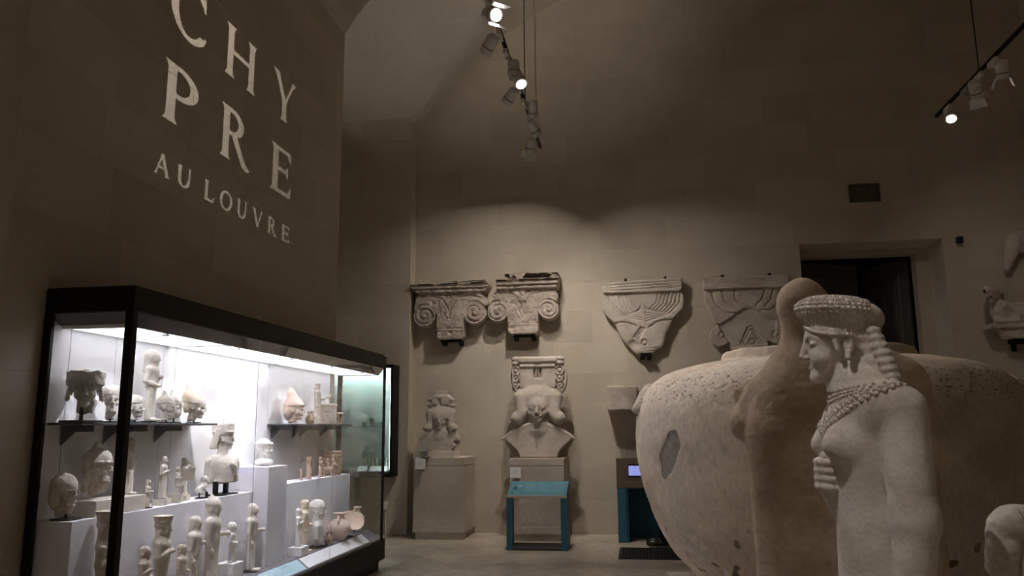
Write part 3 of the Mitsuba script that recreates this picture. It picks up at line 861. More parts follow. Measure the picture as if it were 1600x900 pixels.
part(k, 'glass_shelf', trimesh.Trimesh(q_, [[0, 1, 2], [0, 2, 3]], process=False), 'pane')
part(k, 'shelf_edge', box(VX0 + 0.01, VX1 - 0.01, VY0 + 0.078, VY0 + 0.082, 1.520, 1.528), 'glass_edge')
for x in (VX0 + 0.03, VX1 - 0.05):
    part(k, 'shelf_pin', moved(lathe([(0, -0.012), (0.012, -0.012), (0.012, 0.0), (0, 0.0)], 10), (x, VY0 + 0.1, 1.52)), 'card_white')
part(k, 'inner_step', box(VX0 + 0.01, VX1 - 0.01, VY0 + 0.03, VY1 - 0.035, VZ0 + 0.001, VZ0 + 0.03), 'charcoal')
for x0, x1, w_ in ((-3.98, -3.84, 'leftmost white card'), (-3.80, -3.62, 'widest white card'), (-3.60, -3.54, 'smallest white card')):
    c_ = hull([(x, y, z) for x in (x0, x1) for y, z in ((VY0 + 0.035, VZ0 + 0.031), (VY0 + 0.10, VZ0 + 0.10), (VY0 + 0.10, VZ0 + 0.031))])
    solo('label_card', c_, 'card_white', w_ + ' at the front of the wall case in the passage', 'label', group='cards in the wall case')
for i_, (x, h, r, m_) in enumerate(((-3.90, 0.20, 0.026, 'bronze_green'), (-3.80, 0.21, 0.024, 'bronze_green'), (-3.735, 0.20, 0.030, 'antique_glass'), (-3.66, 0.215, 0.022, 'bronze_green'), (-3.59, 0.19, 0.032, 'antique_glass'))):
    g_ = lathe([(0, 0), (r, 0), (r * 1.15, h * 0.15), (r * 0.9, h * 0.55), (r * 0.45, h * 0.68), (r * 0.5, h * 0.74), (r * 0.75, h * 0.85), (r * 0.5, h * 0.97), (0, h)], 16)
    w_ = ('first', 'second', 'third', 'fourth', 'fifth')[i_]
    solo('small_figurine', moved(g_, (x, VY0 + 0.17, VZ0 + 0.031)), m_, w_ + ' greenish figurine from the left on the floor of the wall case in the passage', 'figurine', True, 'figurines in the wall case')
for x, s, w_ in ((-3.79, 1.0, 'largest glass bowl, in the middle'), (-3.93, 0.55, 'small glass bowl at the left'), (-3.66, 0.6, 'small glass bowl at the right')):
    g_ = lathe([(0, 0), (0.03, 0.0), (0.036, 0.012), (0.070, 0.07), (0.078, 0.125), (0.070, 0.125), (0.058, 0.07), (0.02, 0.02), (0, 0.018)], 24)
    solo('glass_bowl', moved(g_, (x, VY0 + 0.18, 1.529), 0, s * 0.9), 'antique_glass', w_ + ' of the glass shelf in the wall case', 'bowl', True, 'bowls in the wall case')

# ------------------------------------------------------------------ tracks with lamps
for tx, y_end, y_beg, lab in ((TL, 10.40, -1.0, 'dark lighting track hanging above the carved capitals, left of the two tracks'), (TR, 10.16, -1.0, 'dark lighting track hanging at the right, above the doorway')):
    k = thing('lighting_track', lab, 'lighting track')
    part(k, 'rail', box(tx - 0.018, tx + 0.018, y_beg, y_end, TZ, TZ + 0.035, 0.003), 'black_metal')
    top_ = 3.8 + math.sqrt(4.75 ** 2 - (tx - 0.8) ** 2) - 0.005
    for y in (1.0, 5.2, 8.9):
        part(k, 'suspension_rod', tube([(tx, y, TZ + 0.03), (tx, y, top_)], 0.006, 6), 'black_metal')
    part(k, 'end_cap', box(tx - 0.02, tx + 0.02, y_end - 0.001, y_end + 0.02, TZ - 0.002, TZ + 0.037, 0.002), 'black_metal')


def track_lamp(mouth, to, tx, label, lit=0.0, flaps=True, mat='lamp_white', L=0.20, R=0.062):
    mouth, to = np.array(mouth, float), np.array(to, float)
    d = (to - mouth) / np.linalg.norm(to - mouth)
    back = mouth - d * L
    k = thing('track_spotlight', label, 'spotlight', 'spotlights on the two tracks' if label.startswith('white track') else None)
    can = lathe([(0.0, 0), (R * 0.72, 0.0), (R * 0.95, 0.015), (R, 0.05), (R, L - 0.002), (R * 0.94, L - 0.002), (R * 0.90, L - 0.05), (0.0, L - 0.055)], 28)
    part(k, 'housing', aimed(can, back, mouth), mat, 35)
    rim = lathe([(R * 1.0, L - 0.07), (R * 1.05, L - 0.07), (R * 1.05, L - 0.055), (R * 1.0, L - 0.055)], 28, True)
    part(k, 'ring', aimed(rim, back, mouth), 'lamp_dim')
    lens = lathe([(0, L - 0.05), (R * 0.86, L - 0.05), (R * 0.86, L - 0.046), (R * 0.5, L - 0.038), (0, L - 0.036)], 28)
    if lit:
        part(k, 'lens', glow(aimed(lens, back, mouth), NEUT * lit, 0.03), None)
    else:
        part(k, 'lens', aimed(lens, back, mouth), 'lamp_dim', 35)
    mid = mouth - d * L * 0.6
    y0 = mid[1]
    part(k, 'adapter', box(tx - 0.022, tx + 0.022, y0 - 0.09, y0 + 0.09, TZ - 0.06, TZ - 0.0005, 0.006), mat)
    part(k, 'arm', tube([(tx, y0, TZ - 0.055), (tx + (mid[0] - tx) * 0.4, y0, TZ - 0.10), tuple(mid)], 0.014, 10), mat, 40)
    if flaps:
        w = R * 1.15
        flap = hull([(x, y, z) for x, z in ((-w, 0), (w, 0), (-w * 1.25, 0.10), (w * 1.25, 0.10)) for y in (0, 0.003)])
        for a in flaps if isinstance(flaps, (tuple, list)) else (0, 180):
            c, s = math.cos(math.radians(a)), math.sin(math.radians(a))
            f = flap.copy()
            v = np.array(f.vertices)
            v = np.stack([v[:, 0], v[:, 1] + R * 1.02 + v[:, 2] * 0.35, v[:, 2] + L - 0.01], 1)
            f.vertices = np.stack([v[:, 0] * c - v[:, 1] * s, v[:, 0] * s + v[:, 1] * c, v[:, 2]], 1)
            part(k, 'barn_door', aimed(f, back, mouth), mat)
    return k


LL = 'white track spotlight aimed at the '
G_ = {'wall_a': ('leftmost capital', 0, (0, 180)), 'wall_b': ('larger bust on the back wall', 0, None), 'wall_c': ('triangular stone capital', 0, None), 'pot': ('huge stone pot, its round lens glaring', 90.0, None),
      'pot_b': ('front of the huge stone pot', 0, None), 'maiden': ('stone maiden', 0, None), 'statue': ('broad brown statue', 0, None), 'vault': ('vault, tilted upward', 0, None), 'hall_a': ('floor behind the camera, on the left track', 0, None), 'hall_b': ('floor behind the camera, on the right track', 0, None), 'right_wall': ('wall right of the doorway', 0, (0, 180)), 'right_b': ('back of the huge stone pot', 30.0, None)}
for key, (lab, lit, fl) in G_.items():
    a, t, _, _ = BEAMS[key]
    a, t = np.array(a), np.array(t)
    d = (t - a) / np.linalg.norm(t - a)
    track_lamp(a - d * 0.012, t, TL if a[0] < 0 else TR, LL + lab, lit, fl)
for y, to, lit, fl, lab in ((6.45, (3.5, 1.0, 1.0), 60.0, (0, 180), 'white track spotlight with a flaring square hood at the top of the left track'), (7.15, (-3.3, 8.5, 3), 0, None, 'unlit grey spotlight hanging left of the left track, above the others'),
                            (8.40, (-3.3, 9.5, 3.2), 0, None, 'unlit grey spotlight hanging left of the left track, nearer the back wall'), (7.50, (-1.0, 7.1, 2), 0, None, 'unlit white spotlight pointing straight down from the left track')):
    p_ = V3(TL + (0.08 if to[0] > -2 else -0.16), y, 5.0 if to[2] == 2 else 5.12)
    track_lamp(p_, to, TL, lab, lit, fl)
for y, to, lit, fl, lab in ((9.35, (4.6, 11, 1.0), 0, None, 'unlit grey spotlight second from the end of the right track'), (8.62, (4.5, 10.5, 1.0), 6.0, (90, 270), 'white spotlight with a bright tapering hood on the right track'), (7.6, (4.6, 9, 1), 0, None, 'unlit grey spotlight nearest the right edge on the right track')):
    track_lamp(V3(TR + 0.10, y, 5.10), to, TR, lab, lit, fl, 'lamp_dim' if not lit else 'lamp_white')

# ------------------------------------------------------------------ the projector that throws the exhibition's title on the left wall


def glyph(ch):
    """Roman capitals, 1 unit tall, flared at the ends of their strokes; (shape, width)."""
    P, B = sg.Polygon, sg.box
    S, TH = 0.17, 0.075

    def stem(x, w=S, y0=0.0, y1=1.0, f=0.06, hf=0.06):
        return P([(x - f, y0), (x + w + f, y0), (x + w + f * 0.5, y0 + hf * 0.5), (x + w, y0 + hf * 1.6), (x + w, y1 - hf * 1.6), (x + w + f * 0.5, y1 - hf * 0.5), (x + w + f, y1), (x - f, y1), (x - f * 0.5, y1 - hf * 0.5), (x, y1 - hf * 1.6), (x, y0 + hf * 1.6), (x - f * 0.5, y0 + hf * 0.5)])

    def diag(x0, y0, x1, y1, w, serif0=True, serif1=True, f=0.055):
        g = P([(x0, y0), (x0 + w, y0), (x1 + w, y1), (x1, y1)])
        for on, x, y, s in ((serif0, x0, y0, 1), (serif1, x1, y1, -1)):
            if on:
                g = g | P([(x - f, y), (x + w + f, y), (x + w * 0.8, y + 0.07 * s * (1 if y0 < y1 else -1)), (x + w * 0.2, y + 0.07 * s * (1 if y0 < y1 else -1))])
        return g

    def ring(cx, cy, rx, ry, thick, thin, tilt=0):
        o = affinity.scale(sg.Point(cx, cy).buffer(1, 48), rx, ry)
        i = affinity.rotate(affinity.scale(sg.Point(cx, cy).buffer(1, 48), rx - thick, ry - thin), tilt)
        return o - i
    if ch == 'C':
        g = ring(0.48, 0.5, 0.48, 0.53, S, TH, -6) - P([(0.62, 0.24), (2, -0.15), (2, 1.2), (0.62, 0.78)])
        g = g - B(0.82, -1, 2, 2)
        g = g | P([(0.74, 0.88), (0.80, 1.02), (0.82, 0.72), (0.78, 0.72)]) | P([(0.76, 0.08), (0.86, 0.20), (0.83, 0.26), (0.70, 0.06)])
        return g, 0.86
    if ch == 'H':
        return stem(0.06) | stem(0.76) | B(0.2, 0.47, 0.8, 0.47 + TH), 0.99
    if ch == 'Y':
        return stem(0.36, S, 0, 0.5).intersection(B(0, 0, 2, 0.45)) | B(0.36, 0.3, 0.36 + S, 0.46) | diag(0.37, 0.42, 0.02, 1.0, S, False, True) | diag(0.45, 0.42, 0.78, 1.0, TH, False, True), 0.9
    if ch == 'P':
        b = ring(0.30, 0.72, 0.40, 0.28, S, TH) - B(-1, -1, 0.20, 2)
        return stem(0.06) | b | B(0.1, 1 - TH, 0.32, 1.0), 0.70
    if ch == 'R':
        b = ring(0.30, 0.74, 0.36, 0.26, S * 0.95, TH) - B(-1, -1, 0.20, 2)
        return stem(0.06) | b | B(0.1, 1 - TH, 0.32, 1.0) | P([(0.30, 0.50), (0.46, 0.52), (0.74, 0.10), (0.90, 0.0), (0.80, -0.04), (0.66, 0.0)]), 0.90
    if ch == 'E':
        g = stem(0.06) | B(0.1, 0, 0.62, TH) | B(0.1, 1 - TH, 0.60, 1) | B(0.1, 0.49, 0.54, 0.49 + TH)
        return g | P([(0.52, 0), (0.66, 0), (0.70, 0.22), (0.66, 0.22)]) | P([(0.50, 1), (0.64, 1), (0.66, 0.80), (0.62, 0.80)]) | P([(0.54, 0.42), (0.57, 0.42), (0.57, 0.64), (0.54, 0.64), (0.46, 0.53)]), 0.72
    if ch == 'A':
        return diag(0.02, 0, 0.40, 1.0, TH, True, False) | diag(0.74, 0, 0.36, 1.02, S, True, False) | B(0.18, 0.32, 0.72, 0.32 + TH), 0.96
    if ch == 'U':
        u = (ring(0.46, 0.34, 0.38, 0.37, S, TH) - B(-1, 0.34, 2, 2))
        return u | (stem(0.08, S, 0.2, 1.0) - B(-1, -1, 2, 0.33)) | (stem(0.84 - TH, TH, 0.2, 1.0) - B(-1, -1, 2, 0.33)) | B(0.84 - TH - 0.05, 0.33, 0.84, 0.36), 0.92
    if ch == 'L':
        return stem(0.06) | B(0.1, 0, 0.64, TH) | P([(0.54, 0), (0.68, 0), (0.74, 0.24), (0.70, 0.24)]), 0.76
    if ch == 'O':
        return ring(0.52, 0.5, 0.50, 0.53, S, TH, -8), 1.04
    if ch == 'V':
        return diag(0.36, -0.02, 0.0, 1.0, S, False, True) | diag(0.42, -0.02, 0.76, 1.0, TH, False, True), 0.92
    raise KeyError(ch)


TITLE = [('C', 4.985, 5.49, 4.465, 0.45), ('H', 5.79, 6.325, 4.465, 0.45), ('Y', 6.67, 7.17, 4.470, 0.45), ('P', 4.975, 5.43, 3.742, 0.45), ('R', 5.785, 6.30, 3.742, 0.45), ('E', 6.70, 7.155, 3.735, 0.45),
         ('A', 4.93, 5.122, 3.308, 0.152), ('U', 5.212, 5.40, 3.308, 0.152), ('L', 5.592, 5.745, 3.303, 0.158), ('O', 5.83, 6.035, 3.303, 0.152), ('U', 6.115, 6.286, 3.303, 0.152), ('V', 6.39, 6.585, 3.303, 0.150), ('R', 6.692, 6.88, 3.295, 0.158), ('E', 6.98, 7.16, 3.296, 0.155)]
GP = V3(-1.06, 5.15, 5.02)       # the projector's lamp
GD = 0.16                        # from the lamp to its stencil
wall_d = GP[0] - (XL + 0.010)
sc_ = GD / wall_d
holes = []
for ch, y0, y1, z0, h in TITLE:
    g, w = glyph(ch)
    g = g.buffer(0.022 if h < 0.2 else 0.006)
    x0, _, x1, _ = g.bounds
    g = affinity.translate(affinity.scale(g, (y1 - y0) / (x1 - x0), h, origin=(x0, 0)), y0 - x0, z0)
    # affinity.scale about (x0, 0) keeps x0 and the baseline
    holes.append(affinity.scale(affinity.translate(g, -GP[1], -GP[2]), sc_, sc_, origin=(0, 0)))
plate_ = sg.box(-0.055, -0.150, 0.155, 0.015) - shapely.union_all(holes)
k = thing('title_projector', 'white projector on the left track that throws the exhibition title on the wall', 'projector')
part(k, 'stencil', prism(plate_, 0.00004, ((GP[0] - GD, GP[1], GP[2]), (0, 1, 0), (0, 0, 1), (-1, 0, 0))), 'black_paint')
x0, x1, yA, yB, zA, zB = GP[0] - GD, GP[0] + 0.06, GP[1] - 0.055, GP[1] + 0.155, GP[2] - 0.150, GP[2] + 0.015
part(k, 'housing', cat_(box(x0, x1, yA - 0.006, yA, zA, zB), box(x0, x1, yB, yB + 0.006, zA, zB), box(x0, x1, yA - 0.006, yB + 0.006, zA - 0.006, zA), box(x0, x1, yA - 0.006, yB + 0.006, zB, zB + 0.006), box(x1, x1 + 0.006, yA - 0.006, yB + 0.006, zA - 0.006, zB + 0.006)), 'black_paint')
part(k, 'arm', cat_(tube([(TL, GP[1], TZ + 0.002), (TL, GP[1], zB + 0.004)], 0.014, 8), box(TL - 0.02, TL + 0.02, GP[1] - 0.05, GP[1] + 0.05, TZ - 0.05, TZ + 0.001)), 'lamp_white')
part(k, 'bulb_socket', box(GP[0] + 0.004, GP[0] + 0.05, GP[1] - 0.012, GP[1] + 0.012, GP[2] - 0.012, GP[2] + 0.012, 0.003), 'lamp_dim')
scene['title_projector_lamp'] = {'type': 'point', 'position': GP.tolist(), 'intensity': {'type': 'rgb', 'value': (NEUT * 9.0).tolist()}, 'sampling_weight': 6.0}

# ------------------------------------------------------------------ stone capitals on the back wall (u along the wall, v up, w out of the wall)


def poly_sd(poly, u, v):
    """Signed distance to a polygon on a grid of points (negative inside)."""
    pts = shapely.points(u.ravel(), v.ravel())
    d = shapely.distance(poly.boundary, pts)
    return np.where(shapely.contains_xy(poly, u.ravel(), v.ravel()), -d, d).reshape(u.shape).astype(np.float32)


def slab(poly, depth, relief, res, x0, z0, y_wall, bevel=0.012, amp=0.006, seed=0, freq=9.0):
    """A carved slab: a polygon (u, v) with thickness, its face raised or cut by relief(u, v); the wall is behind it."""
    a, b, c, d = poly.bounds
    us, vs = np.arange(a - 3 * res, c + 4 * res, res), np.arange(b - 3 * res, d + 4 * res, res)
    U, V = np.meshgrid(us, vs, indexing='ij')
    sd = poly_sd(poly, U, V)
    rel = relief(U, V, sd).astype(np.float32)
    ui = lambda q: np.clip(np.rint((q - us[0]) / res).astype(int), 0, len(us) - 1)
    vi = lambda q: np.clip(np.rint((q - vs[0]) / res).astype(int), 0, len(vs) - 1)

    def f(P):
        i, j = ui(P[0]), vi(P[2])
        s, r = sd[i, j], rel[i, j]
        return smax(smax(s, (P[1] - depth - r), bevel), -P[1], 0.004)
    m = nets(f, (us[0], -0.03, vs[0]), (us[-1], depth + 0.09, vs[-1]), res)
    v = np.array(m.vertices)
    m.vertices = np.stack([x0 + v[:, 0], y_wall - v[:, 1], z0 + v[:, 2]], 1)
    m.faces = np.array(m.faces)[:, ::-1]
    return rough(m, amp, freq, seed, 4)


def spiral(U, V, c, R, turns=2.3, flip=1, width=0.16):
    """Height of a carved volute: a groove that winds in to the centre."""
    dx, dy = (U - c[0]) * flip, V - c[1]
    r, a = np.sqrt(dx * dx + dy * dy), np.arctan2(dy, dx)
    t = (r / R) * turns - a / (2 * np.pi)
    g = np.abs(t - np.rint(t))
    return np.where(r < R * 1.02, -0.028 * np.exp(-(g / width) ** 2), 0.0)


def smooth01(a, b, x):
    t = np.clip((x - a) / (b - a), 0, 1)
    return t * t * (3 - 2 * t)


def groove(U, V, pts, w, depth):
    d = shapely.distance(sg.LineString(pts), shapely.points(U.ravel(), V.ravel())).reshape(U.shape)
    return -depth * np.exp(-(d / w) ** 2)


def volute_capital(W, seed):
    """A capital with two volutes: abacus on top, trunk below. Unit: metres, centred on u = 0, bottom at v = 0."""
    Pg = sg.Polygon
    if seed == 1:
        ab = Pg([(-0.60, 0.80), (-0.57, 0.83), (0.0, 0.835), (0.06, 0.85), (0.55, 0.85), (0.60, 0.80), (0.575, 0.75), (0.545, 0.70), (0.4, 0.685), (-0.46, 0.685), (-0.53, 0.72)])
        body = Pg([(-0.46, 0.70), (-0.52, 0.60), (-0.55, 0.45), (-0.2, 0.40), (-0.19, 0.02), (-0.14, 0.0), (0.18, 0.0), (0.205, 0.04), (0.21, 0.42), (0.5, 0.42), (0.565, 0.50), (0.56, 0.58), (0.45, 0.70)])
        vol = [((-0.385, 0.36), 0.165, -1), ((0.375, 0.385), 0.172, 1)]
    else:
        ab = Pg([(-0.46, 0.72), (-0.46, 0.80), (-0.33, 0.81), (-0.33, 0.875), (0.44, 0.875), (0.47, 0.84), (0.43, 0.665), (-0.46, 0.655)])
        body = Pg([(-0.45, 0.67), (-0.56, 0.56), (-0.60, 0.45), (-0.315, 0.38), (-0.30, 0.02), (-0.26, 0.0), (0.11, 0.0), (0.135, 0.03), (0.14, 0.42), (0.40, 0.42), (0.44, 0.52), (0.42, 0.60), (0.36, 0.67)])
        vol = [((-0.455, 0.345), 0.158, -1), ((0.295, 0.355), 0.148, 1)]
    poly = (ab | body | sg.Point(vol[0][0]).buffer(vol[0][1]) | sg.Point(vol[1][0]).buffer(vol[1][1])).buffer(0.004)
    top = 0.69 if seed == 1 else 0.66

    def relief(U, V, sd):
        r = np.zeros_like(U)
        r += 0.055 * smooth01(top - 0.01, top + 0.01, V)
        for q, e in ((0.055, 0.03), (0.105, 0.02)):
            r += e * smooth01(top + q - 0.006, top + q + 0.006, V) * (1 + 0.0 * U) * 0.9
        for q in (0.05, 0.10, 0.14):
            r -= 0.022 * np.exp(-((V - top - q) / 0.008) ** 2)
        for c, R, fl in vol:
            d = np.sqrt((U - c[0]) ** 2 + (V - c[1]) ** 2)
            r = np.where(d < R * 1.02, 0.0, r) + spiral(U, V, c, R, 2.2, fl)
            r += 0.02 * np.exp(-(d / 0.03) ** 2)
        xc = 0.5 * (vol[0][0][0] + vol[1][0][0])
        a = [(vol[0][0][0] - 0.10, vol[0][0][1] + 0.24), (vol[0][0][0] + 0.07, top - 0.04), (xc - 0.11, top - 0.09), (xc - 0.02, top - 0.24), (xc, 0.30)]
        b = [(2 * xc - p[0] + (0.0), p[1]) for p in a]
        r += groove(U, V, a, 0.011, 0.022) + groove(U, V, b, 0.011, 0.022)
        r += groove(U, V, [(xc - 0.055, top), (xc - 0.04, top - 0.07), (xc, top - 0.10), (xc + 0.04, top - 0.07), (xc + 0.055, top)], 0.01, 0.02)
        r += groove(U, V, [(xc - 0.09, 0.40), (xc, 0.22), (xc + 0.09, 0.40)], 0.012, 0.016)
        for q in (0.09, 0.115, 0.15):
            r += -0.012 * np.exp(-((V - q) / 0.006) ** 2) * (np.abs(U - xc) < 0.22)
        n = meshkit.fbm(np.stack([U * 11, V * 11, U * 0 + seed], -1), 3, seed)
        return r - 0.05 * np.clip(n - 0.60, 0, 1) * 2 - 0.02 * np.clip(meshkit.noise(np.stack([U * 30, V * 30, U * 0], -1), seed) - 0.72, 0, 1) * 3
    return slab(poly, 0.25, relief, 0.011, 0, 0, 0, 0.014, 0.008, seed)


def wall_brackets(k, xs, z, y, n='bracket'):
    for x in xs:
        part(k, n, cat_(box(x - 0.028, x + 0.028, y - 0.21, y - 0.0162, z - 0.035, z + 0.012, 0.006), hull([(x - 0.03, y - 0.0165, z - 0.075), (x + 0.03, y - 0.0165, z - 0.075), (x - 0.03, y - 0.0165, z - 0.03), (x + 0.03, y - 0.0165, z - 0.03), (x - 0.03, y - 0.16, z - 0.03), (x + 0.03, y - 0.16, z - 0.03)])), 'black_metal')
    part(k, n, box(min(xs), max(xs), y - 0.20, y - 0.03, z - 0.02, z + 0.010, 0.004), 'black_metal')


for W_, x_, z_, seed_, lab_ in ((1.2, -2.715, 2.80, 1, 'weathered stone capital with two spiral volutes, leftmost on the back wall'), (1.05, -1.53, 2.85, 2, 'stone capital with a stepped top and two volutes, second from the left on the wall')):
    k = thing('volute_capital', lab_, 'capital', 'carved capitals on the back wall')
    m_ = volute_capital(W_, seed_)
    m_.vertices = np.array(m_.vertices) + V3(x_, YW - 0.028, z_)
    part(k, 'carved_block', m_, 'capital_stone', 50)
    xc_ = x_ + (0.0 if seed_ == 1 else -0.085)
    wall_brackets(k, (xc_ - 0.12, xc_ + 0.14), z_ - 0.012, YW - 0.0)


def triangle_capital():
    s = 1 / 540.0   # traced in units of the slab's width
    q = lambda pts: [((x - 430) * s, (690 - y) * s) for x, y in pts]
    poly = sg.Polygon(q([(115, 140), (160, 145), (170, 128), (740, 103), (735, 195), (715, 203), (745, 235), (752, 275), (740, 335), (700, 380), (655, 430), (640, 480), (600, 545), (590, 600), (572, 640), (530, 655), (505, 685), (440, 692), (375, 690), (330, 645), (290, 600), (250, 540), (225, 470), (205, 435), (150, 385), (125, 340), (122, 280), (135, 222)])).buffer(0.004)

    def relief(U, V, sd):
        r = np.zeros_like(U)
        r += 0.045 * smooth01(0.885, 0.895, V)
        for v_ in (0.93, 0.975, 1.01):
            r += groove(U, V, [(-0.45, v_ - 0.012), (0.6, v_ + 0.028)], 0.008, 0.020)
        for k_ in range(7):
            o = 0.05 + 0.05 * k_
            r += groove(U, V, q([(430 + 300 - k_ * 28, 215), (430 + 285 - k_ * 30, 300), (430 + 210 - k_ * 26, 380 - k_ * 6), (450, 440 - k_ * 20)]), 0.009, 0.018)
            r += groove(U, V, q([(430 - 270 + k_ * 28, 225), (430 - 240 + k_ * 28, 320), (430 - 160 + k_ * 22, 390 - k_ * 6), (420, 430 - k_ * 20)]), 0.009, 0.018)
        for pts in ([(215, 450), (270, 440), (330, 452), (380, 475)], [(480, 485), (530, 450), (590, 432), (655, 430)], [(360, 560), (415, 485)], [(375, 570), (430, 490)], [(390, 580), (440, 500)]):
            r += groove(U, V, q(pts), 0.012, 0.034)
        U0, V0 = q([(437, 605)])[0]
        d = np.sqrt((U - U0) ** 2 + (V - V0) ** 2)
        r += -0.026 * np.exp(-((d - 0.04) / 0.009) ** 2)
        r -= 0.04 * smooth01(0.0, 1.0, np.exp(-(((U + 0.14) / 0.09) ** 2 + ((V - 0.13) / 0.07) ** 2)))
        r -= 0.02 * np.exp(-((sd + 0.0) / 0.03) ** 2) * (V < 0.45)
        r += groove(U, V, q([(440, 650), (530, 655)]), 0.006, 0.01) + groove(U, V, q([(440, 668), (520, 672)]), 0.006, 0.01)
        return r
    return slab(poly, 0.15, relief, 0.011, 0, 0, 0, 0.012, 0.004, 4, 6)


k = thing('triangle_capital', 'pale inverted triangular stone capital with carved curves, third from the left on the wall', 'capital', 'carved capitals on the back wall')
m_ = triangle_capital()
m_.vertices = np.array(m_.vertices) + V3(0.125, YW - 0.019, 2.53)
part(k, 'carved_block', m_, 'capital_pale', 50)
for x in (-0.10, 0.47):
    part(k, 'clamp', box(x - 0.016, x + 0.016, YW - 0.21, YW - 0.0162, 3.592 + (x + 0.10) * 0.02, 3.625 + (x + 0.10) * 0.02, 0.004), 'black_metal')
wall_brackets(k, (0.10, 0.20), 2.525, YW)


def lotus_capital():
    s = 1 / 545.0
    q = lambda pts: [((x - 1225) * s, (650 - y) * s) for x, y in pts]
    left = [(1225, 650), (1150, 648), (1090, 650), (1085, 585), (1050, 605), (1000, 625), (955, 600), (930, 550), (935, 505), (975, 470), (1015, 448), (985, 440), (935, 330), (908, 260), (910, 205), (905, 180), (900, 88), (1225, 78)]
    right = [(2450 - x, y - 4) for x, y in left[::-1]]
    poly = sg.Polygon(q(left + right)).buffer(0.004)

    def relief(U, V, sd):
        r = 0.045 * smooth01(0.862, 0.872, V)
        for v_ in (0.905, 0.95, 0.985):
            r = r + groove(U, V, [(-0.6, v_ - 0.015), (0.6, v_ + 0.015)], 0.006, 0.010)
        tri = shapely.Polygon(q([(1000, 460), (1100, 400), (1190, 335), (1255, 330), (1320, 360), (1440, 430), (1420, 600), (1090, 640)]))
        r = r - 0.035 * (1 - smooth01(-0.01, 0.01, poly_sd(tri, U, V)))
        for pts in ([(1135, 180), (1140, 260), (1200, 310), (1255, 335)], [(1370, 175), (1345, 260), (1290, 315)], [(1165, 600), (1225, 480), (1260, 470), (1330, 590)], [(1185, 600), (1235, 500), (1255, 495), (1305, 590)], [(960, 190), (985, 280), (1060, 360), (1150, 370)], [(1500, 185), (1470, 290), (1400, 350), (1320, 350)], [(1040, 190), (1060, 270), (1120, 330)], [(1430, 185), (1410, 260), (1360, 320)]):
            r = r + groove(U, V, q(pts), 0.012, 0.026)
        for x, y in ((1025, 535), (1248, 590), (1425, 535)):
            U0, V0 = q([(x, y)])[0]
            d = np.sqrt((U - U0) ** 2 + (V - V0) ** 2)
            r = r - 0.022 * np.exp(-((d - 0.042) / 0.010) ** 2)
        return r
    return slab(poly, 0.13, relief, 0.012, 0, 0, 0, 0.012, 0.004, 8, 6)


k = thing('lotus_capital', 'pinkish carved stone capital half hidden behind the rounded back of a statue', 'capital', 'carved capitals on the back wall')
m_ = lotus_capital()
m_.vertices = np.array(m_.vertices) + V3(1.60, YW - 0.019, 2.56)
part(k, 'carved_block', m_, 'capital_rosy', 50)
for x in (1.28, 1.93):
    part(k, 'clamp', box(x - 0.018, x + 0.018, YW - 0.19, YW - 0.0162, 3.60, 3.635, 0.004), 'black_metal')
wall_brackets(k, (1.42, 1.66), 2.555, YW)

# a small rounded block on the wall beside the pot
fb_ = lambda P: smax(rbox(P, (0, 0.0, 0.18), (0.215, 0.24, 0.185), 0.02), np.sqrt(P[0] ** 2 + (P[1] - 0.30) ** 2 + 0 * P[2]) - 0.47 + 0.35 * np.maximum(0.03 - P[2], 0), 0.03)
m_ = rough(moved(nets(lambda P: smax(fb_(P), -(P[2] - 0.03 + 0.25 * P[0] * P[0]), 0.01), (-0.26, -0.28, -0.03), (0.26, 0.28, 0.40), 0.012), (-0.20, YW - 0.265, 1.70)), 0.004, 8, 2)
k = thing('stone_fragment', 'small plain stone fragment with a curved underside, fixed to the wall left of the pot', 'stone block')
part(k, 'block', m_, 'capital_rosy', 50)
part(k, 'pin', box(-0.19, -0.15, YW - 0.03, YW - 0.0162, 2.060, 2.085, 0.003), 'black_metal')

# ------------------------------------------------------------------ two busts with animal-eared masks on their pedestals


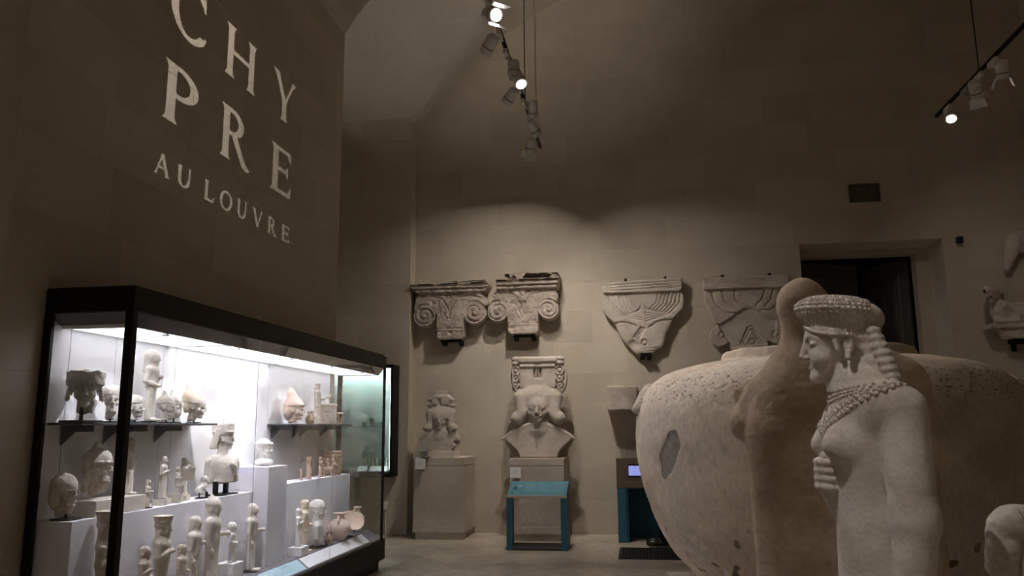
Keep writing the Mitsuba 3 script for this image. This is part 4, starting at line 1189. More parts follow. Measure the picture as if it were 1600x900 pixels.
def hathor(P, top):
    """u right, w towards the viewer, v up; about 1.2 tall, bottom at 0."""
    u, w, v = P
    ua = np.abs(u)
    A = (ua, w, v)
    if top:
        fan = np.maximum(ua - (0.24 + 0.21 * smooth01(0.02, 0.30, v)), np.abs(w) - 0.11)
        fan = smax(fan, v - (0.425 - 0.95 * ua * ua), 0.015)
        rim = arc_tube(A, [(0.0, 0.09, 0.425), (0.12, 0.09, 0.41), (0.24, 0.09, 0.37), (0.34, 0.09, 0.315), (0.45, 0.09, 0.235)], 0.026)
        d = smin(smax(fan, -v, 0.01), rim, 0.012)
        d = smin(d, cap(A, (0, 0.0, 0.36), (0, 0.02, 0.52), 0.15, 0.12), 0.03)
        wig = smax(ell(P, (0, 0.0, 0.755), (0.315, 0.17, 0.195)), -(v - 0.69), 0.02)
        wig = smin(wig, cap(A, (0.225, 0.07, 0.76), (0.210, 0.105, 0.54), 0.082, 0.070), 0.04)
        wig = smin(wig, ell(A, (0.265, 0.10, 0.49), (0.088, 0.09, 0.085)), 0.03)
        d = smin(d, wig, 0.015)
        fc, fs = (0, 0.165, 0.435), 0.37
    else:
        fan = np.maximum(ua - 0.17 - 0.10 * smooth01(0.0, 0.12, v), np.abs(w) - 0.10)
        fan = smax(fan, v - (0.30 - 1.4 * u * u + 0.06 * u), 0.02)
        d = smax(fan, -v, 0.01)
        d = smin(d, cap(P, (0, 0.0, 0.22), (-0.02, 0.02, 0.40), 0.12, 0.10), 0.03)
        wig = smax(ell(P, (-0.01, 0.0, 0.51), (0.225, 0.14, 0.19)), -(v - 0.46), 0.02)
        wig = smin(wig, cap(A, (0.170, 0.04, 0.56), (0.155, 0.075, 0.37), 0.060, 0.050), 0.03)
        wig = smin(wig, ell(A, (0.19, 0.07, 0.33), (0.075, 0.08, 0.06)), 0.03)
        d = smin(d, wig, 0.012)
        fc, fs = (-0.01, 0.115, 0.318), 0.29
    H = ((w - fc[1] - 0.015 + 0.30 * fs) / fs, -(u - fc[0]) / fs / 1.18, (v - fc[2]) / fs)
    d = smin(d, head_sdf(H, hair=False, ears=False, neck=False) * fs, 0.02)
    d = smin(d, smax(ell(A, (0.385 * fs, fc[1] - 0.04, fc[2] + 0.52 * fs), (0.09 * fs, 0.10 * fs, 0.22 * fs)), -ell(A, (0.39 * fs, fc[1] + 0.0, fc[2] + 0.52 * fs), (0.05 * fs, 0.06 * fs, 0.15 * fs)), 0.008), 0.012)
    if top:
        nv = rbox(P, (0, -0.01, 1.08), (0.235, 0.11, 0.20), 0.012)
        nv = smax(nv, -rbox(P, (0, 0.10, 1.09), (0.052, 0.05, 0.09), 0.004), 0.006)
        nv = smin(nv, rbox(P, (0, 0.0, 1.235), (0.25, 0.125, 0.030), 0.010), 0.008)
        nv = smin(nv, rbox(P, (0, 0.0, 1.155), (0.235, 0.12, 0.016), 0.006), 0.006)
        for s in (-1, 1):
            nv = np.minimum(nv, cap(P, (s * 0.022, 0.065, 1.02), (0.0 + s * 0.010, 0.085, 1.14), 0.012, 0.018))
        d = smin(d, nv, 0.01)
        for v_, r_ in ((1.245, 0.052), (1.195, 0.050)):
            d = smin(d, ell(A, (0.285, 0.03, v_), (0.062, 0.09, r_ * 0.85)), 0.012)
        for v_, R in ((1.10, 0.062), (1.01, 0.050), (0.92, 0.045)):
            d = np.minimum(d, smax(np.sqrt((ua - 0.285) ** 2 + (v - v_) ** 2) - R, np.abs(w - 0.02) - 0.075, 0.01))
            q = np.sqrt((ua - 0.285) ** 2 + (v - v_) ** 2)
            d = smax(d, -np.maximum(np.abs(q - R * 0.55) - 0.008, 0.075 - w), 0.006)
        d = np.minimum(d, smax(np.abs(np.sqrt((ua - 0.24) ** 2 + ((v - 1.0) * 0.62) ** 2) - 0.125) - 0.012, np.maximum(np.abs(w) - 0.06, 0.25 - ua), 0.008))
    else:
        d = smin(d, smax(rbox(P, (0.0, 0, 0.74), (0.13, 0.10, 0.075), 0.02), -0.3 * u - 0.2 * (v - 0.7) - 0.2, 0.02), 0.02)
        d = smin(d, ell(A, (0.14, 0.03, 0.75), (0.055, 0.07, 0.04)), 0.02)
        d = smin(d, ell(A, (0.16, 0.02, 0.66), (0.06, 0.06, 0.03)), 0.02)
        neck_ = np.maximum(np.abs(u - 0.005) - 0.05 - 0.38 * np.clip(v - 0.80, 0, 0.09) - 0.03, np.abs(w) - 0.085)
        d = smin(d, smax(smax(neck_, v - 0.885, 0.008), 0.76 - v, 0.01), 0.02)
        d = smax(d, -rbox((u + 0.02, w - 0.10, v - 0.72), (0, 0, 0), (0.03, 0.03, 0.05), 0.005), 0.006)
        d = smax(d, -ell(P, (0.25, 0.05, 0.12), (0.05, 0.12, 0.03)), 0.02)
    return d


def facing_wall(m, x, y, z, s=1.0):
    v = np.array(m.vertices) * s
    return trimesh.Trimesh(np.stack([x + v[:, 0], y - v[:, 1], z + v[:, 2]], 1), np.array(m.faces)[:, ::-1], process=False)


m_ = nets(lambda P: hathor(P, False), (-0.32, -0.16, -0.02), (0.32, 0.24, 0.93), 0.0085)
k = thing('mask_bust', 'smaller pale stone bust with a worn face, on the left pedestal', 'bust', 'busts with faces on the pedestals')
part(k, 'carved_stone', rough(facing_wall(m_, -2.752, 11.16, 1.185, 0.95), 0.006, 14, 5), 'hathor_stone', 60)
part(k, 'base_block', box(-2.965, -2.545, 11.06, 11.40, 1.094, 1.19, 0.004), 'mount_cream')
m_ = nets(lambda P: hathor(P, True), (-0.52, -0.16, -0.02), (0.52, 0.26, 1.31), 0.0095)
k = thing('mask_bust', 'tall stone bust with a curled wig under a small shrine, on the right pedestal', 'bust', 'busts with faces on the pedestals')
part(k, 'carved_stone', rough(facing_wall(m_, -1.362, 11.17, 1.090, 1.085), 0.004, 10, 6), 'hathor_stone', 60)

# pedestals, their name cards
for x0, x1, yf, lab in ((-3.09, -2.375, 10.93, 'stone pedestal with a recessed foot, left of the blue lectern'), (-1.74, -1.00, 10.90, 'stone pedestal standing behind the blue lectern')):
    k = thing('stone_pedestal', lab, 'pedestal', 'pedestals under the two busts')
    part(k, 'foot', box(x0 + 0.03, x1 - 0.03, yf + 0.03, YW - 0.05, 0, 0.095, 0.003), 'pedestal_stone')
    part(k, 'lower_course', box(x0 - 0.004, x1 + 0.004, yf - 0.004, YW - 0.03, 0.094, 0.192, 0.004), 'pedestal_stone')
    part(k, 'shaft', box(x0, x1, yf, YW - 0.03, 0.191, 0.985, 0.004), 'pedestal_stone')
    part(k, 'top_slab', box(x0 - 0.003, x1 + 0.003, yf - 0.003, YW - 0.03, 0.987, 1.094 if x0 < -2 else 1.082, 0.004), 'pedestal_stone')
for x0, x1, z0, z1, y, mt, lab in ((-2.985, -2.855, 1.185, 1.315, 10.80, 'plaque_grey', 'small grey plaque above the white card, left of the smaller bust'), (-3.035, -2.895, 0.945, 1.085, 10.80, 'card_white', 'white name card on the upper left corner of the left pedestal'), (-1.71, -1.565, 0.835, 0.968, 10.76, 'card_white', 'white name card on the right pedestal, just above the blue lectern')):
    k = thing('name_card', lab, 'label')
    q_ = hull([(x, yy, z) for x in (x0, x1) for yy, z in ((y + 0.0, z0), (y + 0.02, z1), (y + 0.016, z0), (y + 0.036, z1))])
    part(k, 'card', q_, mt)
    yb = 10.93 if x0 < -2.5 else 10.90
    z_ = (z0 + z1) / 2 - (0.10 if mt == 'plaque_grey' else 0.0)
    if mt == 'plaque_grey':
        part(k, 'stem', box(x0 + 0.02, x1 - 0.005, y + 0.03, y + 0.036, 1.10, 1.19), 'plaque_grey')
        part(k, 'holder', box(x0 + 0.03, x1 - 0.02, y + 0.03, 11.0, 1.0945, 1.105), 'black_metal')
    else:
        part(k, 'holder', box(x0 + 0.03, x1 - 0.03, y + 0.02, yb + 0.001, z_ - 0.02, z_ + 0.02), 'black_metal')
    if mt == 'card_white':
        for t in (0.72, 0.58, 0.44):
            zz = z0 + (z1 - z0) * t
            yy = y + 0.02 * t
            part(k, 'print_line', box(x0 + 0.02, x1 - 0.04, yy - 0.0008, yy + 0.004, zz, zz + 0.006), 'print_grey')

# the blue lectern
k = thing('reading_lectern', 'open blue lectern frame with a slanted teal text panel before the right pedestal', 'lectern')
LY, LX0, LX1 = 10.107, -1.655, -0.902
for x0, x1 in ((LX0, LX0 + 0.07), (LX1 - 0.075, LX1)):
    xo = LX0 if x0 < -1.2 else LX1
    side = prism(sg.Polygon([(0, 0), (0.47, 0), (0.47, 0.81), (0.39, 0.80), (0.0, 0.655)]), 0.022, ((xo - (0.0 if x0 < -1.2 else 0.022), LY, 0), (0, 1, 0), (0, 0, 1), (1, 0, 0)))
    part(k, 'side_panel', side, 'lectern_blue')
    part(k, 'front_post', box(x0, x1, LY - 0.002, LY + 0.02, 0.0, 0.642, 0.002), 'lectern_blue')
part(k, 'bottom_rail', box(LX0 + 0.022, LX1 - 0.022, LY + 0.004, LY + 0.45, 0.002, 0.035, 0.003), 'charcoal')
part(k, 'front_edge', box(LX0 - 0.002, LX1 + 0.002, LY - 0.012, LY + 0.02, 0.632, 0.660, 0.003), 'lectern_edge')
top_ = hull([(x, y, z) for x in (LX0 + 0.005, LX1 - 0.005) for y, z in ((LY + 0.0, 0.658), (LY + 0.40, 0.808), (LY + 0.01, 0.642), (LY + 0.41, 0.792))])
part(k, 'text_panel', top_, 'lectern_face')
sl = V3(0, 0.40, 0.15)
nn = V3(0, -0.15, 0.40) / math.hypot(0.15, 0.40)
o_ = V3(LX0 + 0.005, LY, 0.658)
wid_ = LX1 - LX0 - 0.01


def on_lectern(a, b, t0, t1, mat, lift=0.0015, name='print_block'):
    q = [o_ + V3(wid_ * u, 0, 0) + sl * t for u in (a, b) for t in (t0, t1)]
    part(k, name, hull([p + nn * 0.0002 for p in q] + [p + nn * lift for p in q]), mat)


for a, b in ((0.26, 0.45), (0.50, 0.69), (0.75, 0.95)):
    for r_ in range(6):
        on_lectern(a, b - (0.03 if r_ in (2, 5) else 0), 0.30 + r_ * 0.10, 0.355 + r_ * 0.10, 'lectern_pale', name='text_line')
on_lectern(0.04, 0.11, 0.08, 0.32, 'lectern_pale')
on_lectern(0.055, 0.095, 0.13, 0.27, 'lectern_blue', 0.0025)
on_lectern(0.13, 0.22, 0.55, 0.75, 'lectern_pale')
on_lectern(0.08, 0.13, 0.42, 0.62, 'lectern_blue', 0.0025)

# the screen table beside the pot, the floor grille before it
k = thing('screen_table', 'brown and blue table with a small lit screen, half hidden by the pot', 'table')
KX, KY = -0.298, 10.905
part(k, 'side_panel', box(KX, KX + 0.118, KY, KY + 0.02, 0, 0.702, 0.003), 'lectern_blue')
part(k, 'side_panel', box(KX, KX + 0.022, KY + 0.02, YW - 0.02, 0, 0.70, 0.003), 'lectern_blue')
part(k, 'side_panel', box(KX + 1.28, KX + 1.40, KY, YW - 0.02, 0, 0.702, 0.003), 'lectern_blue')
part(k, 'table_front', box(KX - 0.004, KX + 1.404, KY - 0.006, KY + 0.5, 0.70, 0.782, 0.003), 'kiosk_brown')
part(k, 'upright_panel', box(KX - 0.004, KX + 1.404, KY + 0.0, KY + 0.06, 0.780, 1.085, 0.003), 'kiosk_brown')
part(k, 'back_panel', box(KX + 0.02, KX + 1.28, KY + 0.55, KY + 0.57, 0.0, 0.70), 'lectern_blue')
part(k, 'knee_lining', cat_(box(KX + 0.12, KX + 0.14, KY + 0.02, KY + 0.56, 0.0, 0.70), box(KX + 0.12, KX + 1.28, KY + 0.02, KY + 0.56, 0.685, 0.699)), 'lectern_blue')
bz_ = part(k, 'screen_bezel', box(-0.148, 0.36, KY - 0.008, KY + 0.001, 0.845, 1.008, 0.003), 'black_paint')
part(bz_, 'screen', glow(box(-0.140, 0.352, KY - 0.0095, KY - 0.008, 0.858, 0.985), (0.125, 0.185, 0.62), 0.1), None)
k = thing('floor_grille', 'dark metal grille set in the floor before the screen table', 'floor grille')
part(k, 'frame', cat_(box(-0.27, 1.6, 9.58, 9.62, 0.0, 0.012), box(-0.27, 1.6, 10.38, 10.42, 0.0, 0.012), box(-0.27, -0.23, 9.58, 10.42, 0.0, 0.012), box(1.56, 1.6, 9.58, 10.42, 0.0, 0.012)), 'grate_metal')
part(k, 'bed', box(-0.25, 1.58, 9.60, 10.40, 0.0, 0.003), 'black_paint')
for i_ in range(44):
    part(k, 'bar', box(-0.215 + i_ * 0.041, -0.195 + i_ * 0.041, 9.62, 10.38, 0.002, 0.011), 'grate_metal')

# ------------------------------------------------------------------ the huge stone pot
PX, PY = POT
prof_ = [(0.0, 0.14), (0.99, 0.14), (1.035, 0.17), (1.065, 0.25), (1.055, 0.34), (1.06, 0.375), (1.085, 0.40), (1.135, 0.45), (1.21, 0.53), (1.285, 0.66), (1.355, 0.82), (1.405, 0.98), (1.438, 1.13), (1.456, 1.28), (1.462, 1.42), (1.455, 1.56), (1.430, 1.68), (1.385, 1.775), (1.31, 1.855), (1.20, 1.918), (1.06, 1.962), (0.92, 1.985), (0.80, 1.995), (0.765, 2.00),
         (0.745, 2.015), (0.74, 2.05), (0.725, 2.085), (0.68, 2.095), (0.62, 2.085), (0.60, 2.03), (0.66, 1.95), (0.95, 1.85), (1.2, 1.65), (1.26, 1.4), (1.15, 0.9), (0.9, 0.5), (0.0, 0.42)]
pp = np.array(prof_)
tt = np.concatenate([[0], np.cumsum(np.linalg.norm(np.diff(pp, axis=0), axis=1))])
ts = np.unique(np.concatenate([np.arange(0, tt[26], 0.022), np.linspace(tt[26], tt[-1], 40)]))
pd = np.stack([np.interp(ts, tt, pp[:, i]) for i in (0, 1)], 1)
from scipy.ndimage import gaussian_filter1d
sm_ = gaussian_filter1d(pd, 2.0, axis=0, mode='nearest')
w_ = ((pd[:, 1] > 0.5) & (pd[:, 0] > 0.85))[:, None]
pd = np.where(w_, sm_, pd)
pd[:, 0] = np.maximum(pd[:, 0], 0)
pot_m = moved(lathe(pd, 400), (PX, PY, 0.002))
v_ = np.array(pot_m.vertices)
_, f_, n_ = meshkit.arrays(pot_m, True)
band = smooth01(1.60, 1.72, v_[:, 2]) * (1 - smooth01(1.86, 1.95, v_[:, 2]))
pits = np.clip(meshkit.noise(v_ * 30, 3) - 0.62, 0, 1) * (0.005 + 0.035 * band) + np.clip(meshkit.noise(v_ * 9, 5) - 0.80, 0, 1) * 0.16 * (v_[:, 2] < 1.0)
low_ = (meshkit.fbm(v_ * 2.2, 3, 8) - 0.5) * 0.030 + (meshkit.fbm(v_ * 11, 3, 9) - 0.5) * 0.010
ang = np.arctan2(v_[:, 1] - PY, v_[:, 0] - PX)
pu, pv = (ang - PATCH[0]) * 1.45, v_[:, 2] - PATCH[1]
pu, pv = pu * 0.80 - pv * 0.6, pu * 0.6 + pv * 0.80
dent = 0.012 * (1 - smooth01(0.85, 1.0, np.sqrt((pu / 0.098) ** 2 + (pv / 0.20) ** 2)))
outer = (np.hypot(v_[:, 0] - PX, v_[:, 1] - PY) > 0.3) * smooth01(0.18, 0.30, v_[:, 2])
v_ = v_ + n_ * ((low_ - pits - dent) * outer)[:, None]
k = POTK = thing('giant_stone_pot', 'colossal weathered limestone pot with pitted shoulder and a grey mended patch', 'pot')
part(k, 'body', (v_, f_), 'pot_stone', True)


def pot_handle(a):
    """A broad arched handle lying on the shoulder."""
    pts, rad = [], []
    for t in np.linspace(-1, 1, 25):
        aa = a + t * 0.20
        lift = math.sqrt(max(0, 1 - t * t))
        r = 1.430 - 0.085 * lift
        pts.append((PX + r * math.cos(aa), PY + r * math.sin(aa), 1.60 + 0.20 * lift))
        rad.append(0.070 - 0.012 * lift)
    m = tube(pts, rad, 14)
    m = trimesh.Trimesh(np.array(m.vertices), m.faces, process=False)
    for _ in range(1):
        m = m.subdivide()
    return rough(m, 0.012, 12, int(a * 10) & 7)


ca_ = math.atan2(-PY, -PX)
for a in (ca_ - math.radians(84), ca_ + math.radians(88), ca_ + math.radians(180), ca_ + math.radians(2)):
    part(k, 'handle', pot_handle(a), 'pot_stone', True)
k = thing('square_plinth', 'low grey square plinth carrying the giant pot', 'plinth')
c_, s_ = math.cos(math.radians(2)), math.sin(math.radians(2))
part(k, 'slab', moved(box(-1.24, 1.24, -1.24, 1.24, 0, 0.14, 0.006), (PX, PY, 0), math.radians(-1.0)), 'plinth_stone')

# ------------------------------------------------------------------ the maiden: built facing -u, w away from the camera, then set in place
KO, KU, KW_ = V3(0.5808, 2.2255, 0), V3(0.9676, -0.2525, 0), V3(0.2525, 0.9676, 0)


def rot_fwd(P, o, deg):
    """Body frame: forward (away from +u), lateral towards the camera, up."""
    c, s = math.cos(math.radians(deg)), math.sin(math.radians(deg))
    u, w, z = P[0] - o[0], P[1] - o[1], P[2]
    return -u * c - w * s, u * s - w * c, z


def maiden_body(P):
    B = rot_fwd(P, (0.012, 0.0), 13)
    x, y, z = B
    Q = (x * 1.45, y, z)
    d = smin(ell(B, (0.0, 0, 1.47), (0.098, 0.155, 0.16)), cap(Q, (0.0, 0, 0.86), (0, 0, 1.36), 0.150, 0.128), 0.06)
    d = smin(d, cap(B, (-0.01, -0.135, 1.545), (-0.02, 0.140, 1.545), 0.060, 0.062), 0.05)
    d = smin(d, cap(B, (-0.005, 0, 1.54), (0.012, 0, 1.66), 0.062, 0.056), 0.05)
    for s in (-1, 1):
        d = smin(d, sph(B, (0.072, 0.072 * s, 1.452), 0.052), 0.04)
        d = smin(d, sph(B, (0.112, 0.075 * s, 1.448), 0.012), 0.025)
    # the near arm hangs straight down
    d = smin(d, smin(cap(B, (-0.046, 0.148, 1.535), (-0.046, 0.176, 1.28), 0.060, 0.0515), cap(B, (-0.046, 0.176, 1.28), (-0.022, 0.178, 1.02), 0.0515, 0.042), 0.03), 0.010)
    # the far arm is bent up, its fist closed on the breast
    d = smin(d, smin(cap(B, (-0.02, -0.150, 1.535), (-0.01, -0.185, 1.29), 0.058, 0.045), cap(B, (-0.01, -0.185, 1.27), (0.098, -0.008, 1.335), 0.042, 0.028), 0.01), 0.012)
    d = smin(d, ell(P, (-0.094, -0.004, 1.372), (0.025, 0.030, 0.043)), 0.010)
    for i in range(4):
        zz = 1.4035 - i * 0.0205
        tip = (-0.062, -0.060, -0.062, -0.067)[i]
        f = smin(cap(P, (-0.117, -0.010, zz + 0.001), (-0.108, -0.040, zz), 0.0112, 0.0108), smin(cap(P, (-0.108, -0.040, zz), (-0.080, -0.046, zz - 0.002), 0.0108, 0.0100), cap(P, (-0.080, -0.046, zz - 0.002), (tip, -0.034, zz - 0.004), 0.0100, 0.0088), 0.003), 0.003)
        d = smin(d, f, 0.0025)
    d = smin(d, smin(cap(P, (-0.104, -0.006, 1.405), (-0.098, -0.022, 1.421), 0.012, 0.011), cap(P, (-0.098, -0.022, 1.421), (-0.079, -0.034, 1.420), 0.0105, 0.009), 0.004), 0.004)
    d = smin(d, cap(P, (-0.090, 0.0, 1.345), (-0.066, 0.035, 1.285), 0.026, 0.034), 0.015)
    # skirt below
    d = smin(d, cap(Q, (0, 0, 0.62), (0, 0, 0.95), 0.17, 0.150), 0.05)
    d = smax(d, 0.630 - P[2], 0.004)
    return d


def kset(m):
    v = np.array(m.vertices)
    return trimesh.Trimesh(KO + v[:, :1] * KU + v[:, 1:2] * KW_ + v[:, 2:] * V3(0, 0, 1), np.array(m.faces), process=False)


k = MAID = thing('maiden_statue', 'pale stone maiden in profile with a curled headdress and bead necklaces, nearest the camera', 'statue')
part(k, 'body', rough(kset(nets(maiden_body, (-0.20, -0.30, 0.58), (0.22, 0.30, 1.84), 0.0052)), 0.0015, 30, 3), 'maiden_stone', True)


def maiden_head(P):
    S = 0.198
    c8 = rot_fwd(P, (-0.047, 0.0), 7)
    x, y, z = c8[0] / S, c8[1] / S, (c8[2] - 1.613) / S
    ya = np.abs(y)
    h, A = (x, y, z), (x, ya, z)
    d = ell(h, (-0.05, 0, 0.62), (0.42, 0.335, 0.38))
    d = smin(d, cap(h, (0.13, 0, 0.55), (0.20, 0, 0.13), 0.255, 0.135), 0.14)
    d = smin(d, sph(h, (0.285, 0, 0.065), 0.085), 0.06)
    d = smin(d, sph(A, (0.20, 0.145, 0.32), 0.125), 0.10)
    d = smax(d, -ell(A, (0.400, 0.150, 0.505), (0.070, 0.095, 0.060)), 0.06)
    d = smin(d, arc_tube(A, [(0.372, 0.060, 0.580), (0.350, 0.13, 0.612), (0.310, 0.195, 0.602), (0.255, 0.245, 0.565)], 0.018), 0.035)
    d = smin(d, cap(h, (0.365, 0, 0.590), (0.452, 0, 0.360), 0.033, 0.040), 0.045)
    d = smin(d, sph(h, (0.462, 0, 0.352), 0.030), 0.03)
    d = smin(d, sph(A, (0.405, 0.036, 0.330), 0.036), 0.035)
    d = smin(d, ell(A, (0.290, 0.155, 0.505), (0.066, 0.085, 0.044)), 0.012)
    for pts, r in (([(0.352, 0.080, 0.500), (0.356, 0.115, 0.540), (0.338, 0.16, 0.551), (0.298, 0.205, 0.537), (0.250, 0.240, 0.508)], 0.0105), ([(0.352, 0.080, 0.500), (0.350, 0.12, 0.468), (0.318, 0.175, 0.461), (0.250, 0.240, 0.508)], 0.009)):
        d = smin(d, arc_tube(A, pts, r), 0.008)
    d = smin(d, cap(A, (0.352, 0.0, 0.236), (0.312, 0.078, 0.244), 0.026, 0.012), 0.022)
    d = smin(d, cap(A, (0.350, 0.0, 0.188), (0.308, 0.064, 0.206), 0.028, 0.014), 0.022)
    d = smin(d, sph(A, (0.300, 0.108, 0.250), 0.026), 0.04)
    return smin(d, cap(h, (-0.07, 0, 0.30), (-0.10, 0, -0.12), 0.23, 0.27), 0.06) * S


part(k, 'head', kset(nets(maiden_head, (-0.17, -0.09, 1.585), (0.07, 0.09, 1.825), 0.0026)), 'maiden_stone', True)


def maiden_hair(P):
    """Hair cap under the headdress and the tuft before the ear."""
    S = 0.198
    c8 = rot_fwd(P, (-0.047, 0.0), 7)
    h = (c8[0] / S, c8[1] / S, (c8[2] - 1.613) / S)
    x, y, z = h
    d = ell(h, (-0.09, 0, 0.64), (0.47, 0.385, 0.36))
    d = smax(d, -(z - 0.44 - 0.62 * np.maximum(x + 0.12, 0)), 0.03)
    d = d + 0.010 * np.sin(np.arctan2(y, x + 0.1) * 40) * (z > 0.62)
    # flare up to the headdress
    r = np.sqrt((x + 0.09) ** 2 + (y * 1.12) ** 2)
    r = np.sqrt((x + 0.065) ** 2 + (y * 1.10) ** 2)
    fl = np.maximum(r - (0.40 + 0.10 * smooth01(0.66, 0.98, z)), np.abs(z - 0.83 - 0.12 * np.minimum(x, 0)) - 0.13) + 0.012 * np.sin(np.arctan2(y, x + 0.1) * 44)
    d = smin(d, fl, 0.05)
    lock = smin(cap(h, (0.06, 0.33, 0.62), (0.02, 0.35, 0.40), 0.06, 0.035), cap(h, (0.06, -0.33, 0.62), (0.02, -0.35, 0.40), 0.06, 0.035), 0.01)
    d = smin(d, lock, 0.03)
    nape = smin(cap(h, (-0.36, 0.17, 0.52), (-0.44, 0.20, -0.02), 0.17, 0.16), cap(h, (-0.36, -0.17, 0.52), (-0.44, -0.20, -0.02), 0.17, 0.16), 0.08)
    nape = nape + 0.008 * np.sin(z * 42)
    return smin(d, nape, 0.10) * S


part(k, 'hair', kset(nets(maiden_hair, (-0.18, -0.14, 1.56), (0.14, 0.14, 1.85), 0.0042)), 'maiden_stone', True)


def headdress(P):
    """A low roll of stone curls that tips down at the back."""
    c8 = rot_fwd(P, (-0.040, 0.0), 7)
    x, y, z = c8
    zc = 1.806 + 0.10 * x
    r = np.sqrt(x * x + (y * 1.10) ** 2)
    d = ell((x, y, z - zc), (0, 0, -0.004), (0.104, 0.096, 0.038))
    d = smax(d, -(z - zc + 0.018), 0.006)
    return smin(d, ell((x, y, z - zc), (-0.075, 0, -0.020), (0.042, 0.06, 0.034)), 0.02)


hk = part(k, 'headdress', kset(nets(headdress, (-0.16, -0.13, 1.74), (0.13, 0.13, 1.87), 0.004)), 'maiden_stone', True)
beads = []
ico = trimesh.creation.icosphere(subdivisions=1, radius=1.0)
c7, s7 = math.cos(math.radians(7)), math.sin(math.radians(7))


def bead(x, y, z, r):
    u, w = -(x * c7) + y * s7 - 0.040, -x * s7 - y * c7
    m = ico.copy()
    m.vertices = np.array(m.vertices) * r + V3(u, w, z)
    return m


for i in range(46):
    a = i / 46 * 2 * math.pi
    for j, el in enumerate((-0.38, -0.08, 0.20, 0.46, 0.70, 0.92)):
        x, y = 0.1035 * math.cos(el) * math.cos(a), 0.0955 * math.cos(el) * math.sin(a)
        if x < -0.078:
            continue
        beads.append(bead(x, y, 1.803 + 0.10 * x + 0.0375 * math.sin(el), 0.0066))
part(hk, 'curl', kset(cat_(*beads)), 'maiden_stone', True, kind='stuff')
beads = []
for i in range(-17, 18):
    a = i / 17 * 1.75
    x, y = 0.088 * math.cos(a), 0.079 * math.sin(a)
    beads.append(bead(x - 0.006, y, 1.764 - 0.030 * abs(math.sin(a)) - 0.004 * abs(i) / 17, 0.0062))
part(k, 'brow_band', kset(cat_(*beads)), 'maiden_stone', True, kind='stuff')


def ear_sdf(P):
    S = 0.198
    c8 = rot_fwd(P, (-0.047, 0.0), 7)
    d = 9.0
    for s in (-1, 1):
        A = ((c8[0] + 0.022) * 1.25, c8[1] * s - 0.074, (c8[2] - 1.704) * 1.25)
        e = smax(ell(A, (0, 0, 0), (0.016, 0.010, 0.030)), -ell(A, (0.003, 0.010, 0.004), (0.009, 0.008, 0.018)), 0.003)
        e = smin(e, cap(A, (0.004, 0.004, -0.024), (0.004, 0.004, -0.040), 0.009, 0.011), 0.004)
        d = np.minimum(d, e)
    return d


part(k, 'ear', kset(nets(ear_sdf, (-0.09, -0.12, 1.64), (0.03, 0.12, 1.74), 0.0032)), 'maiden_stone', True)
for li, y0 in enumerate((0.062, 0.02, -0.03)):
    lumps = []
    n = 8
    for i in range(n):
        t = i / (n - 1)
        u, z = 0.046 + 0.040 * t ** 1.1 + (0.0 if li == 0 else -0.010 * li), 1.738 - 0.140 * t
        w = -(y0 + 0.006 * t)
        lumps.append((u, w, z, 0.0145 + 0.0035 * math.sin(t * 3.0)))

    def braid(P, lumps=lumps):
        d = None
        for u, w, z, r in lumps:
            e = ell(P, (u, w, z), (r * 1.30, r * 1.4, r * 0.88))
            d = e if d is None else smin(d, e, 0.007)
        return d
    lo_, hi_ = np.min(lumps, 0)[:3] - 0.03, np.max(lumps, 0)[:3] + 0.03
    part(k, 'braid', kset(nets(braid, lo_, hi_, 0.0034)), 'maiden_stone', True)


def on_chest(pts, r, step):
    """Beads along a path given in the body frame (forward, lateral, up), pushed out to the skin."""
    c, s = math.cos(math.radians(13)), math.sin(math.radians(13))
    pts = np.array(pts, float)
    L = np.concatenate([[0], np.cumsum(np.linalg.norm(np.diff(pts, axis=0), axis=1))])
    out = []
    for q in np.arange(0, L[-1], step):
        x, y, z = (np.interp(q, L, pts[:, i]) for i in range(3))
        lo, hi = 0.0, 0.25
        cx, cy = -0.01, 0.0
        dx, dy = x - cx, y - cy
        nrm = math.hypot(dx, dy)
        for _ in range(18):
            mid = (lo + hi) / 2
            bx, by = cx + dx / nrm * mid, cy + dy / nrm * mid
            u, w = 0.012 - bx * c + by * s, -bx * s - by * c
            if float(maiden_body((np.array([u]), np.array([w]), np.array([z])))[0]) < 0:
                lo = mid
            else:
                hi = mid
        m = ico.copy()
        bx, by = cx + dx / nrm * (hi + r * 0.35), cy + dy / nrm * (hi + r * 0.35)
        m.vertices = np.array(m.vertices) * r + V3(0.012 - bx * c + by * s, -bx * s - by * c, z)
        out.append(m)
    return cat_(*out)


for lab, drop, wid, r, st in (('tight', 1.585, 0.058, 0.0052, 0.0085), ('tight', 1.572, 0.062, 0.0052, 0.0085), ('tight', 1.559, 0.066, 0.0052, 0.0085), ('loose', 1.512, 0.078, 0.0062, 0.0100), ('loose', 1.498, 0.080, 0.0082, 0.0125), ('loose', 1.480, 0.086, 0.0060, 0.0095), ('loose', 1.464, 0.090, 0.0074, 0.0118)):
    pts = []
    for t in np.linspace(-1, 1, 41):
        a = t * math.radians(150 if lab == 'tight' else 118)
        rise = (1.608 if lab == 'tight' else 1.612) - drop
        pts.append((wid * math.cos(a), wid * math.sin(a), drop + rise * abs(t) ** (1.2 if lab == 'tight' else 1.05)))
    part(k, 'necklace', kset(on_chest(pts, r, st)), 'maiden_stone', True, kind='stuff')
k = thing('statue_pedestal', 'stone pedestal under the stone maiden, below the picture', 'pedestal')
